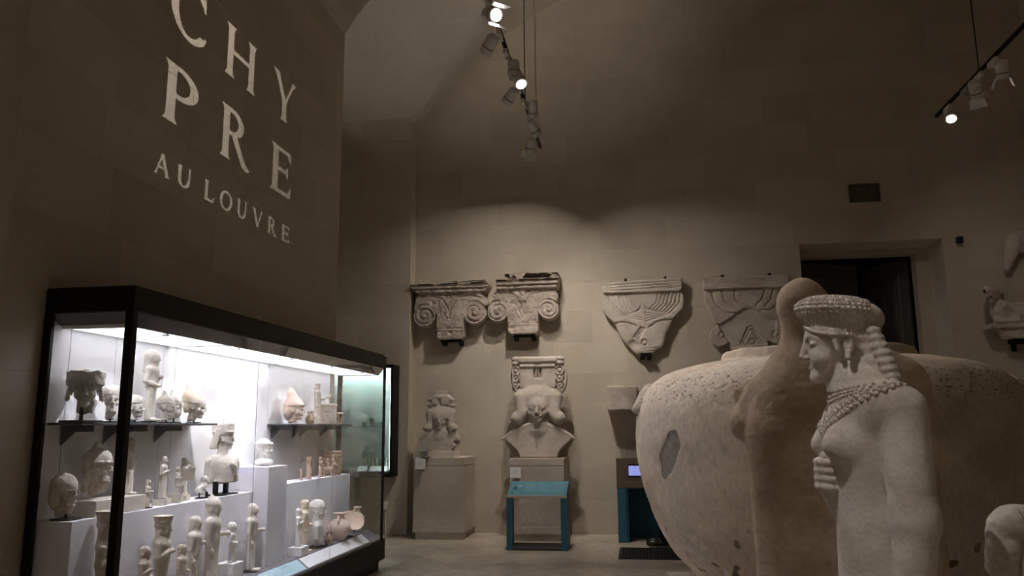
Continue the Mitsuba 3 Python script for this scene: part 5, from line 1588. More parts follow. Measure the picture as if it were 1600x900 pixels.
part(k, 'block', trimesh.Trimesh(KO + np.array(box(-0.24, 0.24, -0.24, 0.24, 0, 0.625, 0.006).vertices)[:, :1] * KU + np.array(box(-0.24, 0.24, -0.24, 0.24, 0, 0.625, 0.006).vertices)[:, 1:2] * KW_ + np.array(box(-0.24, 0.24, -0.24, 0.24, 0, 0.625, 0.006).vertices)[:, 2:] * V3(0, 0, 1), box(-0.24, 0.24, -0.24, 0.24, 0, 0.625, 0.006).faces, process=False), 'pedestal_stone')

# ------------------------------------------------------------------ the broad statue behind her, its back to the camera
BO, BU, BW = V3(0.7533, 3.3155, 0), V3(0.9751, -0.2215, 0), V3(0.2215, 0.9751, 0)


def broad_back(P):
    u, w, z = P
    sh = lambda a, b: np.clip((z - a) / (b - a), 0, 1)
    # trunk: a wide flat slab with rounded edges
    half_l = 0.318 - 0.02 * sh(0.9, 1.4)
    body = rbox((u - 0.020, w, z), (0, 0, 1.0), (0.338, 0.17, 0.60), 0.14)
    body = smin(body, ell(P, (0.03, 0.0, 1.50), (0.325, 0.165, 0.31)), 0.08)
    body = smin(body, cap(P, (-0.14, 0.0, 1.62), (0.235, 0.0, 1.645), 0.150, 0.125), 0.06)
    body = smin(body, cap(P, (-0.10, 0.0, 1.72), (0.13, 0.0, 1.74), 0.115, 0.10), 0.06)
    neck = cap(P, (-0.075, 0.0, 1.70), (-0.078, 0.0, 1.98), 0.098, 0.088)
    neck = smin(neck, cap(P, (0.02, 0.02, 1.72), (-0.02, 0.02, 1.93), 0.10, 0.08), 0.05)
    d = smin(body, neck, 0.05)
    d = smin(d, ell(P, (-0.075, 0.01, 1.985), (0.098, 0.115, 0.108)), 0.03)
    arm = smin(cap(P, (-0.255, 0.02, 1.62), (-0.325, 0.03, 1.53), 0.075, 0.055), ell(P, (-0.335, 0.02, 1.50), (0.052, 0.075, 0.062)), 0.03)
    d = smin(d, arm, 0.03)
    d = smin(d, rbox(P, (-0.335, 0.08, 1.60), (0.035, 0.04, 0.06), 0.02), 0.02)
    return smin(d, sph(P, (-0.312, 0.08, 1.665), 0.026), 0.015)


def bset(m):
    v = np.array(m.vertices)
    return trimesh.Trimesh(BO + v[:, :1] * BU + v[:, 1:2] * BW + v[:, 2:] * V3(0, 0, 1), np.array(m.faces), process=False)


k = thing('broad_statue', 'broad brown stone statue seen from behind with a smooth domed head', 'statue')
part(k, 'body', rough(rough(bset(nets(broad_back, (-0.42, -0.26, 0.38), (0.42, 0.26, 2.12), 0.010)), 0.008, 4, 4), 0.0025, 24, 6), 'back_stone', True)
bb_ = box(-0.42, 0.46, -0.26, 0.26, 0, 0.425, 0.006)
part(k, 'base', bset(bb_), 'pedestal_stone')

# ------------------------------------------------------------------ the broken torso at the right edge
TO, TU, TW = V3(0.9946, 2.5101, 0), V3(0.9297, -0.3684, 0), V3(0.3684, 0.9297, 0)


def torso(P):
    d = ell(P, (0.17, 0.02, 1.08), (0.13, 0.11, 0.20))
    d = smin(d, cap(P, (0.035, 0.0, 1.225), (0.30, 0.03, 1.225), 0.050, 0.055), 0.03)
    arm = smin(cap(P, (0.018, -0.01, 1.215), (-0.002, -0.01, 1.10), 0.048, 0.036), cap(P, (0.0, -0.01, 1.10), (0.022, -0.01, 1.02), 0.026, 0.014), 0.02)
    d = smin(d, arm, 0.012)
    d = smax(d, -rbox(P, (-0.040, -0.05, 1.185), (0.018, 0.03, 0.006), 0.003), 0.006)
    d = smin(d, cap((P[0], P[1] * 1.2, P[2]), (0.17, 0, 0.74), (0.17, 0.0, 1.0), 0.12, 0.11), 0.05)
    for i in range(5):
        d = smin(d, cap(P, (0.06 + i * 0.03, -0.055 - 0.006 * i, 1.262 - 0.008 * i), (0.12 + i * 0.03, -0.085, 1.18 - 0.02 * i), 0.009), 0.012)
    return d


k = thing('broken_torso', 'headless broken stone torso at the lower right edge, in front of the pot', 'statue')
m_ = nets(torso, (-0.10, -0.16, 0.60), (0.38, 0.18, 1.31), 0.0065)
v_ = np.array(m_.vertices)
part(k, 'body', rough(rough(trimesh.Trimesh(TO + v_[:, :1] * TU + v_[:, 1:2] * TW + v_[:, 2:] * V3(0, 0, 1), m_.faces, process=False), 0.007, 16, 2), 0.003, 50, 3), 'torso_stone', True)
bb_ = box(0.02, 0.34, -0.15, 0.16, 0, 0.63, 0.006)
v_ = np.array(bb_.vertices)
part(k, 'pedestal', trimesh.Trimesh(TO + v_[:, :1] * TU + v_[:, 1:2] * TW + v_[:, 2:] * V3(0, 0, 1), bb_.faces, process=False), 'pedestal_stone')

# ------------------------------------------------------------------ pieces on the wall right of the doorway


def crouching(P):
    """A small crouching beast on a moulded slab: head towards the left, seen from its side and front."""
    u, w, z = P
    d = rbox(P, (0.42, 0.0, 0.155), (0.44, 0.13, 0.035), 0.015)
    sl = smax(rbox(P, (0.46, -0.02, 0.06), (0.36, 0.11, 0.075), 0.01), -(u - 0.10 - 0.9 * (0.12 - z)), 0.01)
    d = smin(d, sl, 0.01)
    d = smin(d, ell(P, (0.48, 0.0, 0.33), (0.36, 0.12, 0.15)), 0.02)
    d = smin(d, ell(P, (0.17, 0.02, 0.36), (0.13, 0.12, 0.16)), 0.05)
    for i, zz in enumerate((0.215, 0.255)):
        d = smin(d, cap(P, (0.34, 0.11 - 0.03 * i, zz), (0.06, 0.12 - 0.03 * i, zz), 0.035, 0.032), 0.012)
    S = 0.25
    h = ((w - 0.03) / S * 0.85 - (u - 0.10) / S * -0.5, -(u - 0.10) / S * 0.85 - (w - 0.03) / S * 0.5, (z - 0.46) / S)
    d = smin(d, head_sdf(h, hair=True, ears=False) * S * 0.95, 0.02)
    return d


k = thing('crouching_beast', 'carved crouching beast on a moulded slab, fixed to the wall right of the doorway', 'carving')
m_ = nets(crouching, (-0.08, -0.17, -0.04), (0.92, 0.24, 0.75), 0.011)
part(k, 'carved_stone', rough(facing_wall(m_, 4.72, YW - 0.20, 2.63), 0.008, 14, 7), 'hathor_stone', 60)
part(k, 'bracket', cat_(box(5.02, 5.45, YW - 0.22, YW - 0.0165, 2.56, 2.624, 0.004), box(5.05, 5.11, YW - 0.05, YW - 0.0165, 2.46, 2.60, 0.004)), 'black_metal')
m_ = nets(lambda P: smin(cap(P, (0, 0.06, 0.03), (0.12, 0.08, 0.40), 0.045, 0.11), ell(P, (0.24, 0.06, 0.40), (0.2, 0.09, 0.16)), 0.05), (-0.1, -0.06, -0.05), (0.5, 0.22, 0.62), 0.013)
k = thing('stone_wing', 'curved stone fragment at the right edge above the crouching beast', 'carving')
part(k, 'carved_stone', rough(facing_wall(m_, 5.07, YW - 0.08, 3.56), 0.006, 14, 8), 'capital_pale', 60)

# ------------------------------------------------------------------ the guard behind the pot
k = GUARD = thing('person', 'person in black trousers and black shoes standing behind the pot', 'person')


def guard(P, which):
    x, y, z = P   # facing -x, y lateral
    legs = None
    for s in (-1, 1):
        l = smin(cap(P, (0, 0.09 * s, 0.90), (0.01, 0.10 * s, 0.50), 0.095, 0.072), cap(P, (0.01, 0.10 * s, 0.50), (0.015, 0.105 * s, 0.09), 0.068, 0.062), 0.02)
        legs = l if legs is None else smin(legs, l, 0.02)
    legs = smin(legs, ell(P, (0, 0, 0.93), (0.125, 0.165, 0.12)), 0.04)
    if which == 'trousers':
        return legs
    if which == 'shoes':
        d = None
        for s in (-1, 1):
            e = smax(smin(ell(P, (-0.09, 0.11 * s, 0.035), (0.125, 0.046, 0.048)), ell(P, (0.02, 0.105 * s, 0.05), (0.062, 0.042, 0.06)), 0.03), 0.002 - z, 0.004)
            d = e if d is None else np.minimum(d, e)
        return d
    if which == 'jacket':
        d = smin(ell(P, (0.0, 0, 1.20), (0.13, 0.19, 0.32)), cap(P, (0, -0.15, 1.44), (0, 0.15, 1.44), 0.075), 0.06)
        for s in (-1, 1):
            d = smin(d, smin(cap(P, (0, 0.20 * s, 1.43), (0.02, 0.245 * s, 1.15), 0.065, 0.052), cap(P, (0.02, 0.245 * s, 1.15), (-0.10, 0.20 * s, 0.95), 0.050, 0.042), 0.02), 0.02)
        return d
    d = cap(P, (0, 0, 1.45), (-0.01, 0, 1.56), 0.055, 0.052)
    S = 0.225
    d = smin(d, head_sdf((-(x + 0.0) / S, -y / S, (z - 1.535) / S), hair=False) * S, 0.01)
    for s in (-1, 1):
        hx, hy, hz = -0.115, 0.195 * s, 0.90
        d = np.minimum(d, smin(cap(P, (-0.10, 0.20 * s, 0.96), (hx, hy, hz), 0.028, 0.034), cap(P, (hx, hy - 0.02, hz), (hx - 0.03, hy, hz - 0.05), 0.011, 0.009), 0.01))
        for i in range(4):
            o = (i - 1.5) * 0.019
            d = smin(d, arc_tube(P, [(hx + o, hy, hz - 0.01), (hx + o - 0.004, hy + 0.004 * s, hz - 0.055), (hx + o - 0.012, hy, hz - 0.09 + abs(o) * 0.4)], 0.0088), 0.006)
    return d


GX, GY = 0.27, 10.62
for nm, lo_, hi_, mt, cl in (('body', (-0.2, -0.27, 0.79), (0.16, 0.27, 1.78), 'skin', 0.011), ('trousers', (-0.16, -0.22, 0.06), (0.16, 0.22, 1.07), 'trouser_cloth', 0.014), ('jacket', (-0.2, -0.33, 0.86), (0.17, 0.33, 1.55), 'jacket_cloth', 0.014), ('shoe', (-0.24, -0.2, -0.01), (0.11, 0.2, 0.13), 'shoe_leather', 0.008)):
    m_ = nets(lambda P: guard(P, {'shoe': 'shoes'}.get(nm, nm)), lo_, hi_, cl)
    part(k, nm, moved(m_, (GX, GY, 0.013 if nm == 'shoe' else 0.012)), mt, True)
m_ = nets(lambda P: smax(ell(P, (0.03, 0, 1.675), (0.105, 0.088, 0.105)), -(P[2] - 1.63 + 0.6 * P[0]), 0.01), (-0.12, -0.12, 1.52), (0.17, 0.12, 1.82), 0.009)
part(k, 'hair', moved(m_, (GX, GY, 0.012)), 'hair_dark', True)

# ------------------------------------------------------------------ the antiquities inside the display case (all face its front, +x)
TOPZ = {'cap': 1.12, 'peak': 1.34, 'cone': 1.52, 'helmet': 1.52, 'dome': 1.22, 'crown': 1.16, 'kalathos': 1.26, 'flat': 1.28, 'crest': 1.42, 'wreath': 1.12, 'veil': 1.12, None: 1.10}
SHELF, PLAT, FLOORZ = 1.547, 1.013, 0.4265


def carved_head(label, at, S, yaw, hat, mat, beard=False, cut=-0.20, cell=0.02, hair=True, extra=None, hatmat=None, group='carved heads in the display case', lo=None, name='carved_head', pitch=0.0, amp=0.0012):
    """A head standing on its neck: at is the middle of the neck's foot."""
    k = thing(name, label, 'head sculpture', group)
    lo = lo or (-0.78, -0.62, cut - 0.05)
    hi = (0.62, 0.62, TOPZ[hat] + 0.04)

    def f(P):
        h = turn(P, (0, 0, 0), 1, 0, pitch) if pitch else P
        d = head_sdf(h, hair=hair, beard=beard)
        if extra is not None:
            d = extra(P, d)
        if hat and not hatmat:
            d = smin(d, hat_sdf(h, hat), 0.012)
        return smax(d, cut - P[2] + 0.05 * np.sin(P[0] * 9) * np.cos(P[1] * 11), 0.01)
    part(k, 'head', rough(moved(nets(f, lo, hi, cell), (at[0], at[1], at[2] - cut * S + 0.055 * S), yaw, S), amp, 90, int(abs(at[1]) * 100) % 17), mat, True)
    if hat and hatmat:
        part(k, 'headgear', rough(moved(nets(lambda P: hat_sdf(P, hat), (-0.8, -0.65, 0.2), hi, cell), (at[0], at[1], at[2] - cut * S + 0.055 * S), yaw, S), amp, 90, 3), hatmat, True)
    return k


def mount(k, x, y, z0, z1, r=0.006, plate=(0.04, 0.03), t=0.008):
    if plate:
        part(k, 'mount_plate', box(x - plate[0], x + plate[0], y - plate[1], y + plate[1], z0, z0 + t, 0.001), 'black_metal')
    part(k, 'mount_post', tube([(x, y, z0 + 0.001), (x, y, z1)], r, 8), 'black_metal')


SX = -3.125
# --- upper shelf, near end
k = carved_head('grey stone head wearing a tall flaring crown, leftmost on the near shelf', (SX, 4.155, 1.590), 0.205, math.radians(-52), 'crown', 'limestone_grey', cut=-0.16, cell=0.017, amp=0.002,
                extra=lambda P, d: smin(d, cap(P, (0.02, 0.22, 0.12), (0.12, 0.16, -0.30), 0.11, 0.05), 0.05))
mount(k, SX, 4.140, SHELF, 1.66, 0.011, (0.075, 0.085), 0.012)
k = carved_head('bearded stone head facing outward, second from the left on the near shelf', (SX, 4.395, 1.558), 0.145, math.radians(-48), 'cap', 'limestone', True, cut=-0.34, cell=0.021)
mount(k, SX, 4.395, SHELF, 1.575, 0.005)
k = carved_head('small stone head partly behind the black corner post, on the near shelf', (SX, 4.635, 1.556), 0.125, math.radians(5), 'cap', 'limestone', cut=-0.18)
mount(k, SX, 4.635, SHELF, 1.575, 0.005)


def pillar_lady(P, d):
    x, y, z = P
    d = smin(d, cap((x, y, z), (0.0, 0, 0.02), (0, 0, 0.52), 0.075, 0.068), 0.03)
    return smin(d, cap(P, (0, 0, 0.0), (0, 0, 0.05), 0.10, 0.075), 0.02)


def statuette(label, x, y, z, H, mat='limestone', yaw=0.1, cell=0.0105, group='statuettes in the display case', name='statuette', base=None, lo=None, hi=None, **kw):
    k = thing(name, label, 'statuette', group)
    hat = kw.get('hat')
    hs = kw.get('hs', 0.19)
    top = 1 - hs + hs * TOPZ[hat]
    lo = lo or (-0.24, -0.29, -0.015)
    hi = hi or (0.30, 0.29, max(top, 1.0) + 0.03)
    if 'raise' in kw.get('arms', ()):
        hi = (hi[0], hi[1] + 0.03, max(hi[2], 1.12))
        lo = (lo[0], lo[1] - 0.03, lo[2])
    part(k, 'figure', rough(moved(nets(lambda P: figure_sdf(P, **kw), lo, hi, cell), (x, y, z), yaw, H), 0.0009, 110, int(abs(y) * 100) % 19), mat, True)
    if base:
        bx, by, bh, bm = base
        part(k, 'base', moved(box(-bx, bx, -by, by, -bh, 0.001, 0.002), (x, y, z), yaw), bm)
    return k


statuette('tall slender veiled woman on a pillar, on the near shelf right of the corner post', SX, 4.785, SHELF + 0.010, 0.462, yaw=0.2, arms=('chest', 'low'), robe=(0.09, 0.085), hs=0.225, hat='veil', folds=0.0, base=(0.035, 0.05, 0.0095, 'black_metal'))
k = carved_head('small stone head with a pointed cap, third from the right end of the near shelf', (SX, 4.975, 1.557), 0.130, 0.28, 'peak', 'limestone', cut=-0.22)
mount(k, SX, 4.975, SHELF, 1.575, 0.005)
k = carved_head('small stone head with a pointed cap and beard, behind its neighbours on the near shelf', (SX - 0.05, 5.145, 1.570), 0.126, 0.15, 'peak', 'limestone', True, cut=-0.30)
mount(k, SX - 0.05, 5.145, SHELF, 1.585, 0.005)
k = carved_head('large orange toned head in a tall smooth cap, right end of the near shelf', (SX, 5.315, 1.557), 0.162, 0.30, 'cone', 'limestone', cut=-0.14, hatmat='limestone_warm', cell=0.018, pitch=0.1)
mount(k, SX, 5.315, SHELF, 1.580, 0.005)
# --- upper shelf, far end
k = carved_head('large pink terracotta head in a pointed helmet, on the far shelf', (SX, 7.015, 1.552), 0.200, 0.25, 'helmet', 'limestone_pink', cut=-0.12, cell=0.017)
k = thing('small_jug', 'small dark jug beside the pink helmeted head, on the far shelf', 'jug')
part(k, 'body', moved(lathe([(0, 0), (0.025, 0), (0.042, 0.03), (0.044, 0.055), (0.022, 0.085), (0.020, 0.10), (0.030, 0.115), (0.024, 0.115), (0.015, 0.10), (0, 0.095)], 24), (SX + 0.03, 7.300, SHELF)), 'terracotta_dark', True)
part(k, 'handle', tube([(SX + 0.03 + 0.021 * math.cos(a), 7.30 - 0.030 + 0.0 - 0.022 * math.sin(a) * 0.9, SHELF + 0.075 + 0.032 * math.cos(a)) for a in np.linspace(0.2, 2.9, 9)], 0.005, 6), 'terracotta_dark', True)
for y, lab, H in ((7.39, 'small pale animal headed figurine left of the crowned goddess on the far shelf', 0.10), (7.46, 'tiny pale figurine touching the crowned goddess on the far shelf', 0.085)):
    statuette(lab, SX + 0.05, y, SHELF, H, 'limestone', 0.2, 0.02, arms=('hold', 'hold'), hs=0.22)
k = statuette('crowned goddess statuette holding out a small bird, on the far shelf', SX, 7.545, SHELF, 0.385, 'limestone_tan', 0.3, arms=('hold', 'side'), hat='kalathos', hs=0.14)
part(k, 'bird', moved(nets(lambda P: smin(ell(P, (0, 0, 0), (0.03, 0.014, 0.016)), smin(sph(P, (0.028, 0, 0.022), 0.010), cap(P, (0.015, 0, 0.005), (0.027, 0, 0.02), 0.009), 0.01), 0.01), (-0.05, -0.03, -0.03), (0.06, 0.03, 0.05), 0.004), (SX + 0.085, 7.605, SHELF + 0.262), 0.3), 'limestone_tan', True)
k = thing('round_casket', 'pale speckled round casket at the right of the goddess on the far shelf', 'container')
ring_ = lathe([(0, 0.004), (0.085, 0), (0.088, 0.02), (0.086, 0.18), (0.092, 0.184), (0.092, 0.20), (0.07, 0.205), (0.066, 0.19), (0.066, 0.03), (0, 0.025)], 40)
part(k, 'body', rough(moved(ring_, (SX, 7.830, SHELF)), 0.001, 60, 2), 'speckled', 40)
k = thing('model_shrine', 'small dark model shrine with an open doorway, right end of the far shelf', 'figurine')
ms_ = manifold3d.Manifold.cube([0.075, 0.085, 0.105]) - manifold3d.Manifold.cube([0.05, 0.045, 0.07]).translate([0.035, 0.02, 0.012])
part(k, 'walls', moved(to_tri(ms_), (SX - 0.02, 8.010, SHELF), 0.1), 'terracotta_dark')
part(k, 'roof', moved(box(-0.01, 0.09, -0.01, 0.095, 0.104, 0.122, 0.004), (SX - 0.02, 8.010, SHELF), 0.1), 'limestone_tan')
statuette('tiny brown figurine at the very right end of the far shelf', SX + 0.02, 8.16, SHELF, 0.095, 'terracotta_dark', 0.2, 0.022, arms=('raise', 'raise'), hs=0.22)

# --- platform, near end
PX_ = -3.16
k = carved_head('smooth helmeted stone head, lowest at the left end of the platform', (PX_, 4.105, PLAT + 0.020), 0.150, 0.15, 'dome', 'limestone_tan', True, cut=-0.34, cell=0.02)
mount(k, PX_, 4.13, PLAT, PLAT + 0.06, 0.006, (0.06, 0.055))
blk = solo('cream_block', box(-3.24, -3.075, 4.26, 4.735, PLAT, 1.103, 0.003), 'mount_cream', 'long cream block on the platform under the bearded helmeted head', 'mount block')
carved_head('bearded stone head in a crested helmet with long hair, on the cream block', (PX_, 4.375, 1.104), 0.172, 0.30, 'crest', 'limestone', True, cut=-0.55, cell=0.019, extra=lambda P, d: smin(d, smin(cap(P, (-0.24, 0.30, 0.35), (-0.30, 0.36, -0.30), 0.14, 0.10), cap(P, (-0.24, -0.30, 0.35), (-0.30, -0.36, -0.30), 0.14, 0.10), 0.05) + 0.015 * np.sin(P[2] * 30), 0.05))
statuette('tall statuette half hidden behind the corner post, on the cream block', PX_ - 0.03, 4.715, 1.1045, 0.345, 'limestone', 0.2, robe=(0.10, 0.09), arms=('chest', 'side'))
statuette('smallest figurine, standing on the platform just right of the corner post', -3.10, 4.79, PLAT + 0.005, 0.170, 'limestone', 0.25, 0.014, arms=('hold', 'hold'), base=(0.028, 0.028, 0.0045, 'black_metal'), hs=0.22)
statuette('robed statuette with arms folded at its chest on a low cream base', PX_ + 0.02, 5.01, PLAT + 0.036, 0.278, 'limestone', 0.28, arms=('chest', 'chest'), base=(0.045, 0.055, 0.0355, 'mount_cream'))
k = statuette('seated harp player statuette on a square block', PX_ + 0.03, 5.165, PLAT + 0.062, 0.175, 'limestone', 0.25, 0.0125, arms=('hold', 'hold'), seated=True, hs=0.20, lo=(-0.24, -0.29, -0.01), base=(0.034, 0.040, 0.0615, 'mount_cream'))
harp = prism(sg.Polygon([(0, 0), (0.075, 0.0), (0.088, 0.085), (0.01, 0.07)]), 0.018, ((0, -0.009, 0), (1, 0, 0), (0, 0, 1), (0, 1, 0)))
part(k, 'harp', moved(harp, (PX_ + 0.055, 5.172, PLAT + 0.145), 0.25), 'limestone_tan')
k = statuette('flute player statuette with both hands raised to its mouth', PX_ - 0.03, 5.345, PLAT + 0.036, 0.255, 'limestone', 0.3, arms=('up', 'up'), base=(0.040, 0.055, 0.0355, 'mount_cream'))
part(k, 'flute', moved(tube([(0.022, 0.0, 0.228), (0.055, 0.008, 0.200)], 0.004, 6), (PX_ - 0.03, 5.345, PLAT + 0.036), 0.3), 'limestone_tan')


def reclining(P):
    x, y, z = P
    d = cap(P, (-0.02, -0.30, 0.16), (0.05, 0.15, 0.34), 0.12, 0.15)
    d = smin(d, cap(P, (0.03, 0.12, 0.22), (0.16, 0.26, 0.06), 0.06, 0.045), 0.04)
    d = smin(d, cap(P, (-0.02, -0.28, 0.14), (0.12, -0.20, 0.06), 0.09, 0.05), 0.05)
    h = turn(P, (0.08, 0.20, 0.40), 0.34, 0.9)
    return smin(d, head_sdf(h) * 0.34, 0.03)


k = thing('reclining_sphinx', 'pale reclining sphinx figure to the left of the large capped bust', 'statuette')
part(k, 'figure', moved(nets(reclining, (-0.22, -0.48, -0.02), (0.42, 0.5, 0.85), 0.016), (PX_ + 0.03, 5.475, PLAT + 0.035), 0.15, 0.165), 'limestone_pale', True)
part(k, 'mount_bracket', cat_(box(PX_ + 0.05, PX_ + 0.065, 5.50, 5.515, PLAT, PLAT + 0.045), box(PX_ + 0.0, PX_ + 0.065, 5.46, 5.52, PLAT, PLAT + 0.008)), 'black_metal')
part(k, 'mount_post', tube([(PX_ + 0.02, 5.47, PLAT + 0.004), (PX_ + 0.02, 5.47, PLAT + 0.05)], 0.005, 6), 'black_metal')


def bust_sdf(P):
    x, y, z = P
    d = ell(P, (0.0, 0, -0.95), (0.46, 0.80, 0.62))
    d = smin(d, cap(P, (-0.05, -0.62, -0.62), (-0.05, 0.62, -0.62), 0.30), 0.25)
    for s in (-1, 1):
        d = smin(d, cap(P, (-0.05, 0.80 * s, -0.72), (-0.08, 0.88 * s, -1.55), 0.27, 0.22), 0.12)
    d = smin(d, cap(P, (-0.06, 0, 0.2), (-0.08, 0, -0.5), 0.24, 0.30), 0.12)
    d = smin(d, cap(P, (0.38, 0.42, -0.95), (0.52, 0.10, -0.78), 0.14, 0.12), 0.06)
    d = smin(d, cap((x, y * 0.62, z), (0.0, 0, -1.0), (0.0, 0, -1.6), 0.42, 0.40), 0.12)
    d = smax(d, -1.72 - z + 0.06 * np.sin(x * 7), 0.04)
    h = turn(P, (0, 0, 0), 1.06, 0.72)
    d = smin(d, head_sdf(h, neck=False), 0.03)
    return smin(d, hat_sdf(h, 'flat'), 0.012)


k = thing('large_bust', 'large pale stone bust in a flat topped headdress, brightest lit in the case', 'bust')
part(k, 'bust', rough(moved(nets(bust_sdf, (-0.75, -1.20, -1.85), (0.72, 1.20, 1.40), 0.0235), (PX_ + 0.015, 5.80, PLAT + 0.345), -0.30, 0.150), 0.0012, 90, 3), 'limestone', True)
part(k, 'mount_plate', moved(box(-0.055, 0.075, -0.125, 0.135, 0, 0.010, 0.002), (PX_ + 0.01, 5.79, PLAT), 0.0), 'black_metal')
for y in (-0.075, 0.075):
    part(k, 'mount_post', moved(box(-0.015, 0.015, -0.016, 0.016, 0.009, 0.10, 0.001), (PX_ + 0.01, 5.79 + y, PLAT), 0.0), 'black_metal')

# --- the tall plinth and the far plinth
k = carved_head('white stone head wearing a narrow wreath, alone on the tall plinth', (-3.09, 6.37, 1.2035), 0.150, 0.1, 'wreath', 'limestone_pale', cut=-0.40, cell=0.019, extra=lambda P, d: smin(d, smax(ell(P, (-0.02, 0, -0.28), (0.50, 0.62, 0.22)), -(P[2] + 0.40), 0.02), 0.06))
FZ = 1.0292
for y, x, H, arms, mat, lab in ((7.19, -3.10, 0.105, ('hold', 'side'), 'terracotta', 'tiny terracotta figurine at the left end of the far plinth'), (7.31, -3.06, 0.115, ('chest', 'hold'), 'terracotta', 'second tiny terracotta figurine from the left on the far plinth'),
                                (7.42, -3.13, 0.205, ('raise', 'raise'), 'terracotta', 'terracotta figurine with both arms raised, tallest of the group on the far plinth'), (7.46, -3.03, 0.125, ('hold', 'hold'), 'limestone_pink', 'pale pink figurine before the one with raised arms'),
                                (7.60, -3.09, 0.100, ('up', 'up'), 'limestone_pink', 'tiny pale pink figurine in the middle of the far plinth'), (7.72, -3.13, 0.195, ('hold', 'up'), 'terracotta', 'terracotta warrior figurine left of the rider'), (7.915, -3.075, 0.205, ('chest', 'side'), 'terracotta', 'terracotta figurine standing before the brown box')):
    statuette(lab, x - 0.015, y, FZ + 0.0008, H, mat, 0.2, 0.017, group='terracotta figurines on the far plinth', arms=arms, hs=0.19, name='terracotta_figurine')


def horse(P):
    x, y, z = P   # head towards +x
    A = (x, np.abs(y), z)
    d = ell(P, (0, 0, 0.52), (0.36, 0.15, 0.17))
    for sx in (-0.26, 0.24):
        d = smin(d, smin(cap(A, (sx, 0.09, 0.48), (sx - 0.02, 0.10, 0.24), 0.08, 0.05), cap(A, (sx - 0.02, 0.10, 0.24), (sx + 0.01, 0.10, 0.03), 0.045, 0.05), 0.02), 0.04)
    d = smin(d, cap(P, (0.28, 0, 0.58), (0.44, 0, 0.92), 0.12, 0.08), 0.06)
    d = smin(d, cap(P, (0.43, 0, 0.92), (0.62, 0, 0.78), 0.085, 0.05), 0.03)
    d = smin(d, cap(A, (0.40, 0.05, 0.96), (0.39, 0.06, 1.06), 0.03, 0.012), 0.01)
    return smin(d, cap(P, (-0.34, 0, 0.60), (-0.48, 0, 0.25), 0.06, 0.03), 0.03)


k = thing('terracotta_horse', 'terracotta horse and rider figurine left of the brown box', 'figurine', None)
part(k, 'horse', moved(nets(horse, (-0.58, -0.22, -0.04), (0.72, 0.22, 1.1), 0.022), (-3.10, 7.81, FZ + 0.004), 0.35, 0.135), 'terracotta', True)
part(k, 'rider', moved(nets(lambda P: figure_sdf(P, arms=('hold', 'hold'), seated=False, hs=0.24, robe=(0.13, 0.12)), (-0.24, -0.29, 0.2), (0.30, 0.29, 1.04), 0.02), (-3.105, 7.81, FZ + 0.049), 0.35, 0.13), 'terracotta', True)
k = thing('terracotta_box', 'brown terracotta box with raised bands, right end of the far plinth', 'box')
bxm = manifold3d.Manifold.cube([0.14, 0.17, 0.235]) - manifold3d.Manifold.cube([0.11, 0.14, 0.23]).translate([0.015, 0.015, 0.02])
part(k, 'body', moved(to_tri(bxm), (-3.22, 7.955, FZ)), 'terracotta_dark')
for z in (0.015, 0.19, 0.222):
    part(k, 'band', moved(box(-0.006, 0.147, -0.006, 0.176, z, z + 0.024, 0.004), (-3.22, 7.955, FZ)), 'terracotta_dark')
for y in (0.0, 0.082, 0.155):
    part(k, 'post_relief', moved(box(0.136, 0.147, y, y + 0.02, 0.02, 0.20, 0.003), (-3.22, 7.955, FZ)), 'terracotta_dark')

# --- the floor of the case
FX_ = -2.965
for args, kw in ((('woman statuette in a tall crown behind the corner post, lower left of the case', FX_, 4.235, 0.600), dict(hs=0.215, hat='kalathos', arms=('side', 'chest'), mat='limestone_tan')),
                 (('small long haired statuette low beside the corner post', FX_ + 0.02, 4.57, 0.385), dict(arms=('low', 'chest'), mat='limestone_tan', hat=None)),
                 (('crowned woman statuette holding a flower, right of the corner post', FX_, 4.775, 0.520), dict(hs=0.215, hat='kalathos', arms=('chest', 'chest'), mat='limestone_tan')),
                 (('short statuette with a round cap, right of the crowned woman', FX_ + 0.02, 4.97, 0.338), dict(hat='cap', arms=('low', 'side'), mat='limestone_tan')),
                 (('slim statuette with one arm across its chest, left of the one in a pointed cap', FX_ - 0.02, 5.185, 0.495), dict(arms=('chest', 'side'), mat='limestone', robe=(0.085, 0.08))),
                 (('tall statuette of a man in a pointed cap, highest on the floor of the case', FX_, 5.375, 0.595), dict(hs=0.20, hat='peak', arms=('hold', 'side'), mat='limestone', robe=(0.11, 0.10), folds=0.002)),
                 (('slender statuette with a forearm held forward, standing behind the glass joint', FX_ - 0.01, 5.985, 0.497), dict(arms=('hold', 'side'), mat='limestone', robe=(0.085, 0.085), folds=0.001, base=(0.05, 0.06, 0.006, 'black_metal')))):
    mat = kw.pop('mat')
    z = FLOORZ + (0.0065 if 'base' in kw else 0.001)
    statuette(args[0], args[1], args[2], z, args[3], mat, 0.25, 0.0095, **kw)
k = statuette('small striding statuette on a white block', FX_ + 0.02, 5.62, 0.5525, 0.280, 'limestone_pale', 0.3, 0.0105, arms=('low', 'low'), legs=True, hat='veil', hs=0.24)
solo('white_block', box(FX_ - 0.06, FX_ + 0.075, 5.545, 5.70, FLOORZ, 0.552, 0.002), 'case_white', 'white block under the small striding statuette', 'mount block')
solo('white_block', box(FX_ - 0.03, FX_ + 0.09, 6.70, 6.86, FLOORZ, 0.500, 0.002), 'case_white', 'low white block under the small pale statuette, far part of the case floor', 'mount block')
statuette('small pale statuette on the low white block', FX_ + 0.03, 6.765, 0.5005, 0.318, 'limestone_pale', 0.3, 0.0115, arms=('chest', 'chest'), hat='veil')
